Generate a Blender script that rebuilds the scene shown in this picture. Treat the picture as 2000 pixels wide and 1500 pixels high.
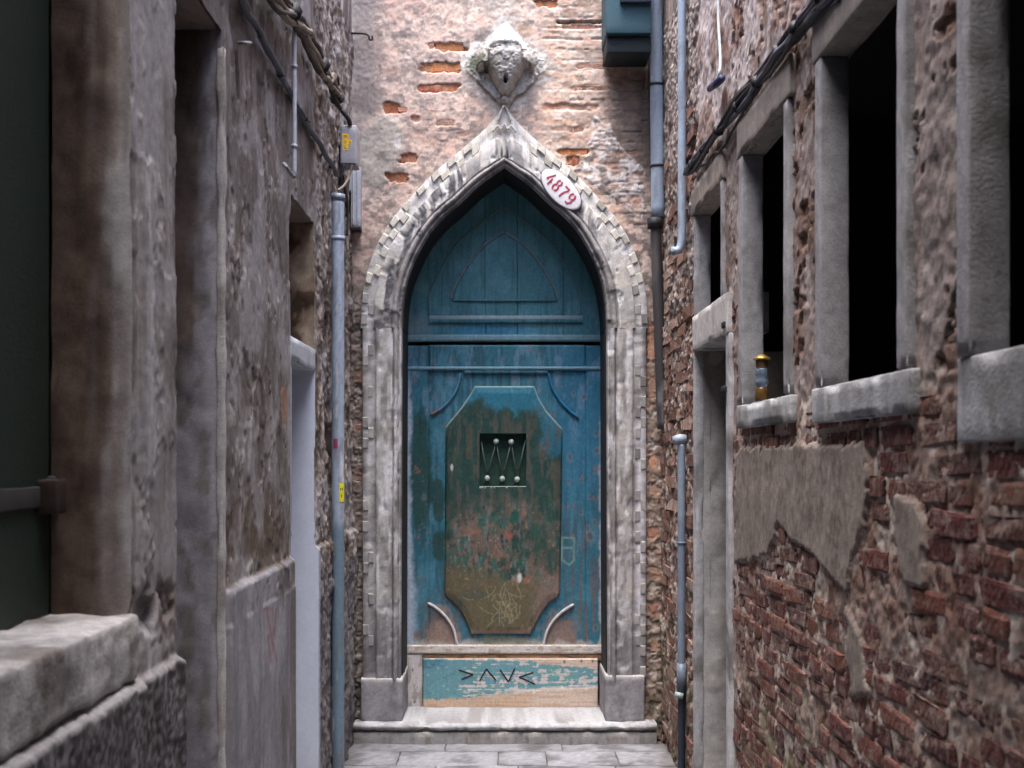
import bpy, math, random
import numpy as np
from mathutils import Vector

random.seed(7)
rng = np.random.default_rng(7)
scn = bpy.context.scene
for o in list(bpy.data.objects):
    bpy.data.objects.remove(o)

# ------------------------------------------------------------------ camera
H = 1.56          # eye height above the paving
FP = 2400.0       # focal length in photograph pixels
VX, VY = 975.0, 895.0
D = 6.818         # distance to the end wall
XL, XR = -0.815, 0.90   # faces of the two side walls

cam_d = bpy.data.cameras.new('camera')
cam = bpy.data.objects.new('camera', cam_d)
scn.collection.objects.link(cam)
cam.location = (0, 0, H)
cam.rotation_euler = (math.radians(90), 0, 0)
cam_d.sensor_fit = 'HORIZONTAL'
cam_d.sensor_width = 36.0
cam_d.lens = FP / 2000.0 * 36.0
cam_d.shift_x = 0.0125
cam_d.shift_y = 0.0725
cam_d.clip_start = 0.05
cam_d.clip_end = 500
cam_d.dof.use_dof = True
cam_d.dof.focus_distance = 6.3
cam_d.dof.aperture_fstop = 5.6
scn.camera = cam

# ------------------------------------------------------------------ sky, sun, exposure
SUN_EL, SUN_AZ = 79.0, 200.0     # azimuth clockwise from +Y: behind the camera, a little to the left
world = bpy.data.worlds.new('World')
scn.world = world
world.use_nodes = True
wn = world.node_tree
wn.nodes.clear()
sky = wn.nodes.new('ShaderNodeTexSky')
sky.sky_type = 'NISHITA'
sky.sun_disc = False
sky.sun_elevation = math.radians(SUN_EL)
sky.sun_rotation = math.radians(SUN_AZ)
sky.air_density = 1.0
sky.dust_density = 4.0
sky.ozone_density = 1.0
bg = wn.nodes.new('ShaderNodeBackground')
bg.inputs['Strength'].default_value = 0.15
wo = wn.nodes.new('ShaderNodeOutputWorld')
wn.links.new(sky.outputs[0], bg.inputs['Color'])
wn.links.new(bg.outputs[0], wo.inputs['Surface'])

sun_d = bpy.data.lights.new('sun', 'SUN')
sun_d.energy = 1.0
sun_d.angle = math.radians(50)
sun_d.color = (1.0, 0.975, 0.95)
sun = bpy.data.objects.new('sun', sun_d)
scn.collection.objects.link(sun)
az, el = math.radians(SUN_AZ), math.radians(SUN_EL)
sdir = Vector((math.sin(az) * math.cos(el), math.cos(az) * math.cos(el), math.sin(el)))
sun.rotation_euler = sdir.to_track_quat('Z', 'Y').to_euler()

scn.view_settings.view_transform = 'Standard'
scn.view_settings.look = 'None'
scn.view_settings.exposure = 2.85
scn.view_settings.gamma = 1.0
scn.view_settings.use_curve_mapping = False
scn.cycles.use_denoising = True
scn.cycles.max_bounces = 8
scn.cycles.diffuse_bounces = 5

# ------------------------------------------------------------------ numbers and noise
def S(r, g, b):
    c = np.array([r, g, b], float) / 255.0
    return np.where(c <= 0.04045, c / 12.92, ((c + 0.055) / 1.055) ** 2.4)

def _h(ix, iy, iz, seed):
    with np.errstate(over='ignore'):
        n = (ix.astype(np.int64) * 374761393 + iy.astype(np.int64) * 668265263 + iz.astype(np.int64) * 2147483647 + seed * 1274126177)
        n = (n ^ (n >> 13)) & 0xffffffff
        n = (n * 1274126177) & 0xffffffff
        n = (n ^ (n >> 16)) & 0xffffffff
        n = (n * 2246822519) & 0xffffffff
        n = (n ^ (n >> 15)) & 0xffff
    return n / 32767.5 - 1.0

def vn2(x, y, seed=0):
    ix, iy = np.floor(x), np.floor(y)
    fx, fy = x - ix, y - iy
    fx = fx * fx * fx * (fx * (fx * 6 - 15) + 10); fy = fy * fy * fy * (fy * (fy * 6 - 15) + 10)
    z = np.zeros_like(ix)
    a = _h(ix, iy, z, seed); b = _h(ix + 1, iy, z, seed)
    c = _h(ix, iy + 1, z, seed); d = _h(ix + 1, iy + 1, z, seed)
    return (a * (1 - fx) + b * fx) * (1 - fy) + (c * (1 - fx) + d * fx) * fy

def fb2(x, y, seed=0, octv=4, gain=0.5):
    x = np.asarray(x, float); y = np.asarray(y, float)
    s = np.zeros(np.broadcast(x, y).shape); amp = 1.0; tot = 0.0; f = 1.0
    for i in range(octv):
        s = s + amp * vn2(x * f + 17.3 * i, y * f - 9.1 * i, seed + i * 31)
        tot += amp; amp *= gain; f *= 2.03
    return s / tot * 1.6

def vn3(p, seed=0):
    i = np.floor(p); f = p - i
    f = f * f * (3 - 2 * f)
    r = 0
    for dx in (0, 1):
        for dy in (0, 1):
            for dz in (0, 1):
                w = (f[:, 0] if dx else 1 - f[:, 0]) * (f[:, 1] if dy else 1 - f[:, 1]) * (f[:, 2] if dz else 1 - f[:, 2])
                r = r + w * _h(i[:, 0] + dx, i[:, 1] + dy, i[:, 2] + dz, seed)
    return r

def fb3(p, seed=0, octv=3, gain=0.5):
    s = 0; amp = 1.0; tot = 0.0; f = 1.0
    for i in range(octv):
        s = s + amp * vn3(p * f + i * 7.7, seed + i * 13); tot += amp; amp *= gain; f *= 2.03
    return s / tot * 1.6

def sst(a, b, x):
    t = np.clip((x - a) / (b - a + 1e-12), 0, 1)
    return t * t * (3 - 2 * t)

def mixc(c, col, m):
    m = np.clip(m, 0, 1)[..., None]
    return c * (1 - m) + np.asarray(col) * m

def blob(px, py, cx, cy, rx, ry, nz=None, soft=0.35, amp=0.45):
    r = np.sqrt(((px - cx) / rx) ** 2 + ((py - cy) / ry) ** 2)
    if nz is not None:
        r = r + nz * amp
    return 1 - sst(1 - soft, 1 + soft, r)

def inpoly(px, py, poly):
    ins = np.zeros(px.shape, bool)
    n = len(poly)
    for i in range(n):
        x0, y0 = poly[i]; x1, y1 = poly[(i + 1) % n]
        c = ((y0 > py) != (y1 > py)) & (px < (x1 - x0) * (py - y0) / (y1 - y0 + 1e-9) + x0)
        ins ^= c
    return ins

def at(px, py, y):
    """photograph pixel at distance y -> world point"""
    return np.array([(px - VX) / FP * y, y, H + (VY - py) / FP * y])

def pix(x, y, z):
    return VX + FP * x / y, VY - FP * (z - H) / y

def catmull(pts, n):
    P = np.array(pts, float)
    P = np.vstack([2 * P[0] - P[1], P, 2 * P[-1] - P[-2]])
    seg = len(P) - 3
    out = []
    for t in np.linspace(0, seg - 1e-9, n):
        i = int(t); f = t - i
        p0, p1, p2, p3 = P[i:i + 4]
        out.append(0.5 * (2 * p1 + (p2 - p0) * f + (2 * p0 - 5 * p1 + 4 * p2 - p3) * f * f + (3 * p1 - p0 - 3 * p2 + p3) * f ** 3))
    return np.array(out)

# ------------------------------------------------------------------ materials
MATS = {}
def mat_col(name, rough=0.9, grain=40.0, gamt=0.35, bump=0.35, bscale=120.0, spec=0.25, metal=0.0, tint=None, objrand=0.0, dust=None, bdist=0.006):
    """surface whose colour is stored on the mesh (local colour, in places painted light and shade) with fine procedural grain and relief"""
    if name in MATS: return MATS[name]
    m = bpy.data.materials.new(name); m.use_nodes = True
    nt = m.node_tree; nt.nodes.clear()
    out = nt.nodes.new('ShaderNodeOutputMaterial'); b = nt.nodes.new('ShaderNodeBsdfPrincipled')
    nt.links.new(b.outputs[0], out.inputs[0])
    if tint is None:
        a = nt.nodes.new('ShaderNodeAttribute'); a.attribute_name = 'Col'; src = a.outputs['Color']
    else:
        a = nt.nodes.new('ShaderNodeRGB'); a.outputs[0].default_value = (*tint, 1); src = a.outputs[0]
    tc = nt.nodes.new('ShaderNodeTexCoord')
    n1 = nt.nodes.new('ShaderNodeTexNoise'); n1.inputs['Scale'].default_value = grain; n1.inputs['Detail'].default_value = 6; n1.inputs['Roughness'].default_value = 0.65
    nt.links.new(tc.outputs['Object'], n1.inputs['Vector'])
    mr = nt.nodes.new('ShaderNodeMapRange'); mr.inputs['From Min'].default_value = 0.25; mr.inputs['From Max'].default_value = 0.75
    mr.inputs['To Min'].default_value = 1 - gamt; mr.inputs['To Max'].default_value = 1 + gamt
    nt.links.new(n1.outputs['Fac'], mr.inputs['Value'])
    n4 = nt.nodes.new('ShaderNodeTexNoise'); n4.inputs['Scale'].default_value = grain * 4.5; n4.inputs['Detail'].default_value = 4; n4.inputs['Roughness'].default_value = 0.7
    nt.links.new(tc.outputs['Object'], n4.inputs['Vector'])
    r4 = nt.nodes.new('ShaderNodeMapRange'); r4.inputs['From Min'].default_value = 0.3; r4.inputs['From Max'].default_value = 0.7
    r4.inputs['To Min'].default_value = 1 - gamt * 0.9; r4.inputs['To Max'].default_value = 1 + gamt * 0.9
    nt.links.new(n4.outputs['Fac'], r4.inputs['Value'])
    m4 = nt.nodes.new('ShaderNodeMath'); m4.operation = 'MULTIPLY'; nt.links.new(mr.outputs[0], m4.inputs[0]); nt.links.new(r4.outputs[0], m4.inputs[1])
    mr = m4
    hs = nt.nodes.new('ShaderNodeHueSaturation'); nt.links.new(src, hs.inputs['Color'])
    if objrand > 0:
        oi = nt.nodes.new('ShaderNodeObjectInfo')
        m2 = nt.nodes.new('ShaderNodeMapRange'); m2.inputs['To Min'].default_value = 1 - objrand; m2.inputs['To Max'].default_value = 1 + objrand
        nt.links.new(oi.outputs['Random'], m2.inputs['Value'])
        mu = nt.nodes.new('ShaderNodeMath'); mu.operation = 'MULTIPLY'
        nt.links.new(mr.outputs[0], mu.inputs[0]); nt.links.new(m2.outputs[0], mu.inputs[1])
        nt.links.new(mu.outputs[0], hs.inputs['Value'])
        m3 = nt.nodes.new('ShaderNodeMapRange'); m3.inputs['To Min'].default_value = 0.485; m3.inputs['To Max'].default_value = 0.512
        nt.links.new(oi.outputs['Random'], m3.inputs['Value']); nt.links.new(m3.outputs[0], hs.inputs['Hue'])
    else:
        nt.links.new(mr.outputs[0], hs.inputs['Value'])
    last = hs.outputs[0]
    if dust is not None:
        n3 = nt.nodes.new('ShaderNodeTexNoise'); n3.inputs['Scale'].default_value = 26; n3.inputs['Detail'].default_value = 8; n3.inputs['Roughness'].default_value = 0.7
        gm = nt.nodes.new('ShaderNodeNewGeometry'); nt.links.new(gm.outputs['Position'], n3.inputs['Vector'])
        r3 = nt.nodes.new('ShaderNodeMapRange'); r3.inputs['From Min'].default_value = 0.47; r3.inputs['From Max'].default_value = 0.62; r3.inputs['To Max'].default_value = 0.8
        nt.links.new(n3.outputs['Fac'], r3.inputs['Value'])
        mx = nt.nodes.new('ShaderNodeMix'); mx.data_type = 'RGBA'; mx.inputs[7].default_value = (*dust, 1)
        nt.links.new(r3.outputs[0], mx.inputs[0]); nt.links.new(last, mx.inputs[6]); last = mx.outputs[2]
    nt.links.new(last, b.inputs['Base Color'])
    n2 = nt.nodes.new('ShaderNodeTexNoise'); n2.inputs['Scale'].default_value = bscale; n2.inputs['Detail'].default_value = 5
    nt.links.new(tc.outputs['Object'], n2.inputs['Vector'])
    bp = nt.nodes.new('ShaderNodeBump'); bp.inputs['Strength'].default_value = bump; bp.inputs['Distance'].default_value = bdist
    nt.links.new(n2.outputs['Fac'], bp.inputs['Height']); nt.links.new(bp.outputs[0], b.inputs['Normal'])
    b.inputs['Roughness'].default_value = rough; b.inputs['Metallic'].default_value = metal
    b.inputs['Specular IOR Level'].default_value = spec
    MATS[name] = m
    return m

M_WALL = mat_col('weathered_plaster', 0.95, 55, 0.28, 0.45, 170, bdist=0.0035)
M_FRONT = mat_col('end_wall_plaster', 0.95, 60, 0.17, 0.3, 170, bdist=0.003)
M_BRICKF = mat_col('bared_brick', 0.95, 60, 0.35, 0.8, 90, objrand=0.22, dust=tuple(S(176, 138, 118)))
M_LEFT = mat_col('trowelled_plaster', 0.95, 45, 0.2, 0.3, 190, bdist=0.0025)
M_SMOOTH = mat_col('limewash', 0.9, 12, 0.06, 0.1, 60, bdist=0.002)
M_STONE = mat_col('istrian_stone', 0.85, 45, 0.22, 0.35, 120)
M_BRICK = mat_col('brick', 0.95, 60, 0.35, 0.9, 90, objrand=0.28)
M_BRICKD = mat_col('dusty_brick', 0.95, 60, 0.35, 0.9, 90, objrand=0.25, dust=tuple(S(128, 112, 106)))
M_WOOD = mat_col('painted_wood', 0.6, 70, 0.22, 0.25, 130, spec=0.35)
M_METAL = mat_col('painted_metal', 0.5, 60, 0.15, 0.12, 60, spec=0.4)
M_PAVE = mat_col('paving', 0.8, 40, 0.2, 0.35, 90)
def plain(name, rgb, rough=0.6, metal=0.0, grain=50, gamt=0.18, bump=0.15, spec=0.4):
    return mat_col(name, rough, grain, gamt, bump, 90, spec, metal, tint=tuple(rgb))
M_IRON = plain('dark_iron', S(42, 42, 46), 0.6, 0.3)
M_BLACKCABLE = plain('black_cable', S(30, 30, 36), 0.55)
M_GREYCABLE = plain('grey_cable', S(120, 122, 128), 0.6)
M_TANCABLE = plain('tan_cable', S(122, 112, 100), 0.7)
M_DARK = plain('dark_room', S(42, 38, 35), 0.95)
M_PVC = plain('grey_pvc', S(140, 150, 164), 0.45, gamt=0.1, bump=0.05)

# ------------------------------------------------------------------ objects
OFF = {}
def link(o, parent=None):
    scn.collection.objects.link(o)
    if parent is not None: o.parent = parent

def thing(name, loc, label, cat, group=None):
    o = bpy.data.objects.new(name, None); link(o)
    o.empty_display_size = 0.1
    o.location = loc; OFF[o.name] = np.array(loc, float)
    o['label'] = label; o['category'] = cat
    if group: o['group'] = group
    return o

def mk(name, v, f, mat, parent=None, col=None, smooth=True, loc=None):
    v = np.asarray(v, float)
    if parent is not None:
        off = OFF[parent.name]
    else:
        off = np.array(loc, float) if loc is not None else np.array([v[:, 0].mean(), v[:, 1].mean(), v[:, 2].min()])
    me = bpy.data.meshes.new(name)
    me.vertices.add(len(v)); me.vertices.foreach_set('co', (v - off).astype(np.float32).ravel())
    if isinstance(f, np.ndarray):
        k = f.shape[1]; nf = len(f)
        me.loops.add(nf * k); me.loops.foreach_set('vertex_index', f.astype(np.int32).ravel())
        me.polygons.add(nf); me.polygons.foreach_set('loop_start', np.arange(0, nf * k, k, dtype=np.int32))
        me.polygons.foreach_set('loop_total', np.full(nf, k, np.int32))
    else:
        ls = [len(q) for q in f]; fl = [i for q in f for i in q]
        me.loops.add(len(fl)); me.loops.foreach_set('vertex_index', np.array(fl, np.int32))
        me.polygons.add(len(f)); st = np.concatenate([[0], np.cumsum(ls)[:-1]])
        me.polygons.foreach_set('loop_start', st.astype(np.int32)); me.polygons.foreach_set('loop_total', np.array(ls, np.int32))
    me.update(calc_edges=True); me.validate()
    me.polygons.foreach_set('use_smooth', np.full(len(me.polygons), smooth, bool))
    if col is not None:
        a = me.color_attributes.new('Col', 'FLOAT_COLOR', 'POINT')
        c = np.ones((len(v), 4), np.float32); c[:, :3] = np.clip(col, 0.004, 0.9)
        a.data.foreach_set('color', c.ravel())
    me.materials.append(mat)
    o = bpy.data.objects.new(name, me); link(o, parent)
    if parent is None:
        o.location = off
    OFF[o.name] = off
    return o

def tag(o, label, cat, group=None, kind=None):
    if label: o['label'] = label
    if cat: o['category'] = cat
    if group: o['group'] = group
    if kind: o['kind'] = kind
    return o

def gfaces(nu, nv, flip=False):
    """quads of a (nv, nu) lattice"""
    i = np.arange((nv - 1) * (nu - 1)); r = i // (nu - 1); c = i % (nu - 1)
    a = r * nu + c
    q = np.stack([a, a + 1, a + nu + 1, a + nu], 1)
    return q[:, ::-1] if flip else q

def axis(brk, res):
    brk = sorted(set(brk)); out = []
    for a, b in zip(brk[:-1], brk[1:]):
        n = max(1, int(math.ceil((b - a) / res)))
        out += list(np.linspace(a, b, n + 1)[:-1])
    return np.array(out + [brk[-1]])

def merge(parts):
    vs, fs, cs, n = [], [], [], 0
    for p in parts:
        v, f = p[0], p[1]
        vs.append(v)
        fs += [[i + n for i in q] for q in (f.tolist() if isinstance(f, np.ndarray) else f)]
        if len(p) > 2: cs.append(p[2])
        n += len(v)
    return np.vstack(vs), fs, (np.vstack(cs) if cs else None)

def rbox(c0, c1, res=0.03, r=0.006, amp=0.002, seed=0, nf=14.0, chip=0.0):
    """box with worn, rounded, slightly uneven surface; returns verts, quads"""
    c0 = np.minimum(c0, c1).astype(float); c1b = np.maximum(np.array(c0), np.array(c1)); c1b = np.maximum(c1b, np.array(c1))
    L = c1b - c0
    n = np.maximum(2, np.ceil(L / res)).astype(int)
    ids = {}; verts = []; faces = []
    ax = []
    for k in range(3):
        rr = min(r, L[k] * 0.3)
        ax.append(np.concatenate([[0, rr * 0.3, rr], np.linspace(rr, L[k] - rr, n[k] + 1)[1:-1], [L[k] - rr, L[k] - rr * 0.3, L[k]]]))
    N = [len(a) - 1 for a in ax]
    def vid(i, j, k):
        key = (i, j, k)
        if key not in ids:
            ids[key] = len(verts); verts.append((ax[0][i], ax[1][j], ax[2][k]))
        return ids[key]
    for i in range(N[0]):
        for j in range(N[1]):
            faces.append([vid(i, j, 0), vid(i, j + 1, 0), vid(i + 1, j + 1, 0), vid(i + 1, j, 0)])
            faces.append([vid(i, j, N[2]), vid(i + 1, j, N[2]), vid(i + 1, j + 1, N[2]), vid(i, j + 1, N[2])])
    for i in range(N[0]):
        for k in range(N[2]):
            faces.append([vid(i, 0, k), vid(i + 1, 0, k), vid(i + 1, 0, k + 1), vid(i, 0, k + 1)])
            faces.append([vid(i, N[1], k), vid(i, N[1], k + 1), vid(i + 1, N[1], k + 1), vid(i + 1, N[1], k)])
    for j in range(N[1]):
        for k in range(N[2]):
            faces.append([vid(0, j, k), vid(0, j, k + 1), vid(0, j + 1, k + 1), vid(0, j + 1, k)])
            faces.append([vid(N[0], j, k), vid(N[0], j + 1, k), vid(N[0], j + 1, k + 1), vid(N[0], j, k + 1)])
    v = np.array(verts)
    rr = np.minimum(r, L * 0.3)
    inner = np.clip(v, rr, L - rr)
    d = v - inner
    ln = np.linalg.norm(d / rr, axis=1)
    nd = np.where(ln[:, None] > 1e-9, d / np.maximum(ln, 1e-9)[:, None], 0)
    v2 = inner + nd
    w = v2 + c0
    nrm = nd / np.maximum(np.linalg.norm(nd, axis=1), 1e-9)[:, None]
    nz = fb3(w * nf, seed, 3)
    w = w + nrm * (nz * amp)[:, None]
    if chip > 0:
        e = np.clip((np.abs(d / rr) > 0.2).sum(1) - 1, 0, 2)
        cz = np.clip(fb3(w * 9.0, seed + 77, 3) - 0.25, 0, 1)
        w = w - nrm * (e * cz * chip)[:, None]
    return w, faces

def tube(pts, rad, seg=10, cap=True):
    P = np.array(pts, float); n = len(P)
    R = np.full(n, rad) if np.isscalar(rad) else np.array(rad, float)
    T = np.gradient(P, axis=0); T /= np.linalg.norm(T, axis=1)[:, None]
    up = np.array([0, 0, 1.0]) if abs(T[0][2]) < 0.9 else np.array([1.0, 0, 0])
    a = np.cross(T[0], up); a /= np.linalg.norm(a)
    vs = []
    for i in range(n):
        a = a - T[i] * np.dot(a, T[i]); a /= np.linalg.norm(a)
        b = np.cross(T[i], a)
        th = np.linspace(0, 2 * np.pi, seg, endpoint=False)
        vs.append(P[i] + R[i] * (np.cos(th)[:, None] * a + np.sin(th)[:, None] * b))
    v = np.vstack(vs); f = []
    for i in range(n - 1):
        for k in range(seg):
            k2 = (k + 1) % seg
            f.append([i * seg + k, i * seg + k2, (i + 1) * seg + k2, (i + 1) * seg + k])
    if cap:
        f.append(list(range(seg))[::-1]); f.append([(n - 1) * seg + k for k in range(seg)])
    return v, f

def lathe(prof, c, seg=20):
    """prof: list of (radius, z)"""
    vs = []; f = []
    th = np.linspace(0, 2 * np.pi, seg, endpoint=False)
    for r, z in prof:
        vs.append(np.stack([c[0] + r * np.cos(th), c[1] + r * np.sin(th), np.full(seg, c[2] + z)], 1))
    for i in range(len(prof) - 1):
        for k in range(seg):
            k2 = (k + 1) % seg
            f.append([i * seg + k, i * seg + k2, (i + 1) * seg + k2, (i + 1) * seg + k])
    f.append(list(range(seg))[::-1]); f.append([(len(prof) - 1) * seg + k for k in range(seg)])
    return np.vstack(vs), f

def ball(c, r, seg=12):
    pr = [(max(1e-4, r * math.sin(a)), -r * math.cos(a)) for a in np.linspace(0.05, math.pi - 0.05, 9)]
    return lathe(pr, c, seg)

def stonecol(v, seed=0, base=(186, 183, 178), dark=(110, 108, 110), amt=0.6, streak=0.0):
    n = fb3(v * 5.0, seed, 4); n2 = fb3(v * 22.0, seed + 5, 3)
    c = np.tile(S(*base), (len(v), 1))
    c = mixc(c, S(*dark), sst(-0.05, 0.7, n + 0.35 * n2) * amt)
    if streak > 0:
        s = fb3(v * np.array([14, 14, 1.6]), seed + 9, 3)
        c = mixc(c, S(92, 92, 97), sst(0.05, 0.45, s) * streak)
    sp = fb3(v * 60.0, seed + 3, 2)
    c = c * (1 + 0.18 * sp)[:, None]
    return c

# ================================================================== ground and paving
gv = np.array([[-60, -60, -0.03], [60, -60, -0.03], [60, 60, -0.03], [-60, 60, -0.03]], float)
g = mk('ground', gv, [[0, 1, 2, 3]], plain('ground_earth', S(110, 106, 100), 0.9), smooth=False, loc=(0, 0, -0.03))
tag(g, 'bare ground under the alley paving', None, kind='structure')
bed = np.array([[-1.4, -6, -0.012], [1.4, -6, -0.012], [1.4, 6.85, -0.012], [-1.4, 6.85, -0.012]], float)
pave = mk('pavement', bed, [[0, 1, 2, 3]], plain('joint_sand', S(92, 88, 84), 0.95), smooth=False, loc=(0, 0, 0))
tag(pave, 'pale grey stone slab paving of the narrow alley', None, kind='structure')
ypos = 6.71; row = 0
while ypos > 0.6:
    dep = 0.30 + 0.06 * random.random() if row else 0.17
    xs = [-0.86]
    first = [-0.28, 0.36] if row == 0 else ([-0.52, 0.02, 0.27, 0.62] if row % 2 else [-0.30, 0.12, 0.60])
    xs += [x + random.uniform(-0.03, 0.03) for x in first] + [0.95]
    for a, b in zip(xs[:-1], xs[1:]):
        zt = random.uniform(-0.002, 0.002)
        v, f = rbox((a + 0.002, ypos - dep + 0.002, -0.06), (b - 0.002, ypos - 0.0015, zt), 0.03, 0.004, 0.004, seed=row * 9 + int(a * 50) + 100)
        c = stonecol(v, row * 7 + int(a * 40), (140, 142, 150), (88, 87, 92), 0.85)
        c = mixc(c, S(66, 62, 58), sst(0.012, 0.0, np.minimum(np.minimum(v[:, 0] - a, b - v[:, 0]), np.minimum(v[:, 1] - ypos + dep, ypos - v[:, 1])) + 0.006 * fb3(v * 20, 7, 3)) * 0.3)
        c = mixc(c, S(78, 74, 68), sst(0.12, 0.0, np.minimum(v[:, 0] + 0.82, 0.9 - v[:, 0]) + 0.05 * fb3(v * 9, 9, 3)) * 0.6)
        c *= random.uniform(0.8, 1.1)
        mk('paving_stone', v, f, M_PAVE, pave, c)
    ypos -= dep; row += 1

# ================================================================== end wall
SF = FP / D
def fpx(x, z): return VX + SF * x, VY - SF * (z - H)
INNER = [(785, 642), (787, 599), (794, 556), (804, 525), (821, 487), (844, 450), (871, 420), (896, 399), (937, 360), (962, 342), (985, 326)]
OUTER = [(705, 642), (708, 588), (716, 540), (727, 505), (745, 464), (768, 428), (790, 402), (825, 363), (860, 329), (914, 284), (944, 257), (963, 237), (976, 219), (985, 199)]
CX = 985.0
front = thing('front_building', (0, D, 0), 'old house front with flaking pink plaster closing the alley end', 'building')
FB = [  # bricks laid bare in the plaster: cx, cy, w, h (photograph pixels on the wall plane), colour
    (882, 91, 58, 16, 0), (858, 131, 80, 18, 0), (838, 172, 47, 15, 0), (877, 172, 41, 15, 0), (766, 210, 30, 19, 0), (787, 214, 16, 9, 1),
    (810, 232, 22, 12, 1), (798, 308, 32, 17, 0), (775, 348, 42, 18, 0), (1065, 6, 48, 17, 0), (1118, 296, 50, 10, 0),
    (1120, 314, 26, 17, 0), (1238, 348, 34, 16, 2), (1248, 388, 26, 19, 2), (1132, 52, 78, 10, 1), (842, 90, 10, 10, 1),
    (1112, 209, 90, 12, 1), (1150, 128, 60, 10, 2), (1155, 172, 70, 11, 2), (1110, 252, 60, 11, 2), (1228, 300, 44, 13, 2), (1200, 325, 34, 12, 2), (1215, 395, 26, 22, 3), (905, 262, 30, 11, 2), (870, 240, 34, 11, 2),
    (1272, 668, 14, 60, 1), (1276, 760, 14, 40, 2), (1276, 900, 16, 22, 1), (1278, 960, 18, 22, 2), (1275, 1040, 18, 26, 1), (1278, 1120, 18, 24, 2),
    (1276, 1190, 18, 22, 1), (1279, 1260, 18, 22, 2), (700, 735, 16, 22, 3), (698, 830, 16, 20, 3), (700, 930, 16, 20, 3)]

def brick_mask(px, py, n1):
    m = np.zeros(px.shape)
    for (cx, cy, w, h, k) in FB:
        near = (np.abs(px - cx) < w) & (np.abs(py - cy) < h * 1.6)
        if not near.any(): continue
        dx = np.abs(px - cx) / (w / 2); dy = np.abs(py - cy) / (h / 2)
        r = np.maximum(dx, dy) * 0.6 + 0.4 * np.sqrt(dx * dx + dy * dy) / 1.2 + 0.34 * n1
        m = np.maximum(m, (1 - sst(0.80, 1.04, r)) * (1.0, 0.45, 0.2, 0.2)[k])
    return m

def zone_courses(px, py):
    return sst(1040, 1075, px) * (1 - sst(1255, 1275, px)) * (1 - sst(420, 470, py)) + 0.7 * sst(800, 860, px) * (1 - sst(900, 930, px)) * sst(150, 190, py) * (1 - sst(270, 300, py))

def hF(x, z):
    px, py = fpx(x, z)
    n1 = fb2(px / 14, py / 11, 3, 4); n2 = fb2(px / 60, py / 60, 8, 4); n3 = fb2(px / 5, py / 5, 15, 3)
    h = 0.005 * n2 + 0.0014 * n1 + 0.0013 * n3
    zc = np.clip(zone_courses(px, py) * (0.8 + 0.7 * fb2(px / 90, py / 40, 21, 3)), 0, 1.2)
    wob = py + 2.5 * fb2(px / 45, py / 45, 4, 2)
    groove = np.clip(1 - np.abs(((wob - 4) % 20.2) - 10.1) / 2.6, 0, 1)
    h = h - 0.009 * groove * zc * sst(-0.1, 0.4, n1 + 0.5 * n2) - 0.003 * zc * sst(0.1, 0.6, n2 + 0.3 * n1)
    # dark slot under the ledge left of the blue-green box
    slot = (np.clip(1 - np.abs(py - 43 - 1.2 * n1) / 3.5, 0, 1)) * sst(1085, 1092, px) * (1 - sst(1180, 1186, px))
    h = h - 0.05 * sst(0.1, 0.6, slot)
    # thicker plaster patches
    pt = blob(px, py, 742, 285, 45, 62, n2, 0.12, 0.3)
    h = h + 0.006 * pt
    pe = inpoly(px + 8 * n1, py + 8 * n1, [(1165, 235), (1190, 240), (1215, 290), (1255, 330), (1255, 420), (1190, 380), (1128, 340), (1150, 300)])
    h = h + 0.008 * pe * (0.6 + 0.5 * n1)
    # pits low beside the jambs
    side = np.maximum(1 - sst(700, 718, px), sst(1252, 1262, px)) * sst(560, 640, py)
    h = h - side * 0.012 * sst(0.05, 0.5, n1 + 0.5 * n2) + side * 0.003 * n3
    h = h - 0.020 * brick_mask(px, py, n1)
    return h

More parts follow.
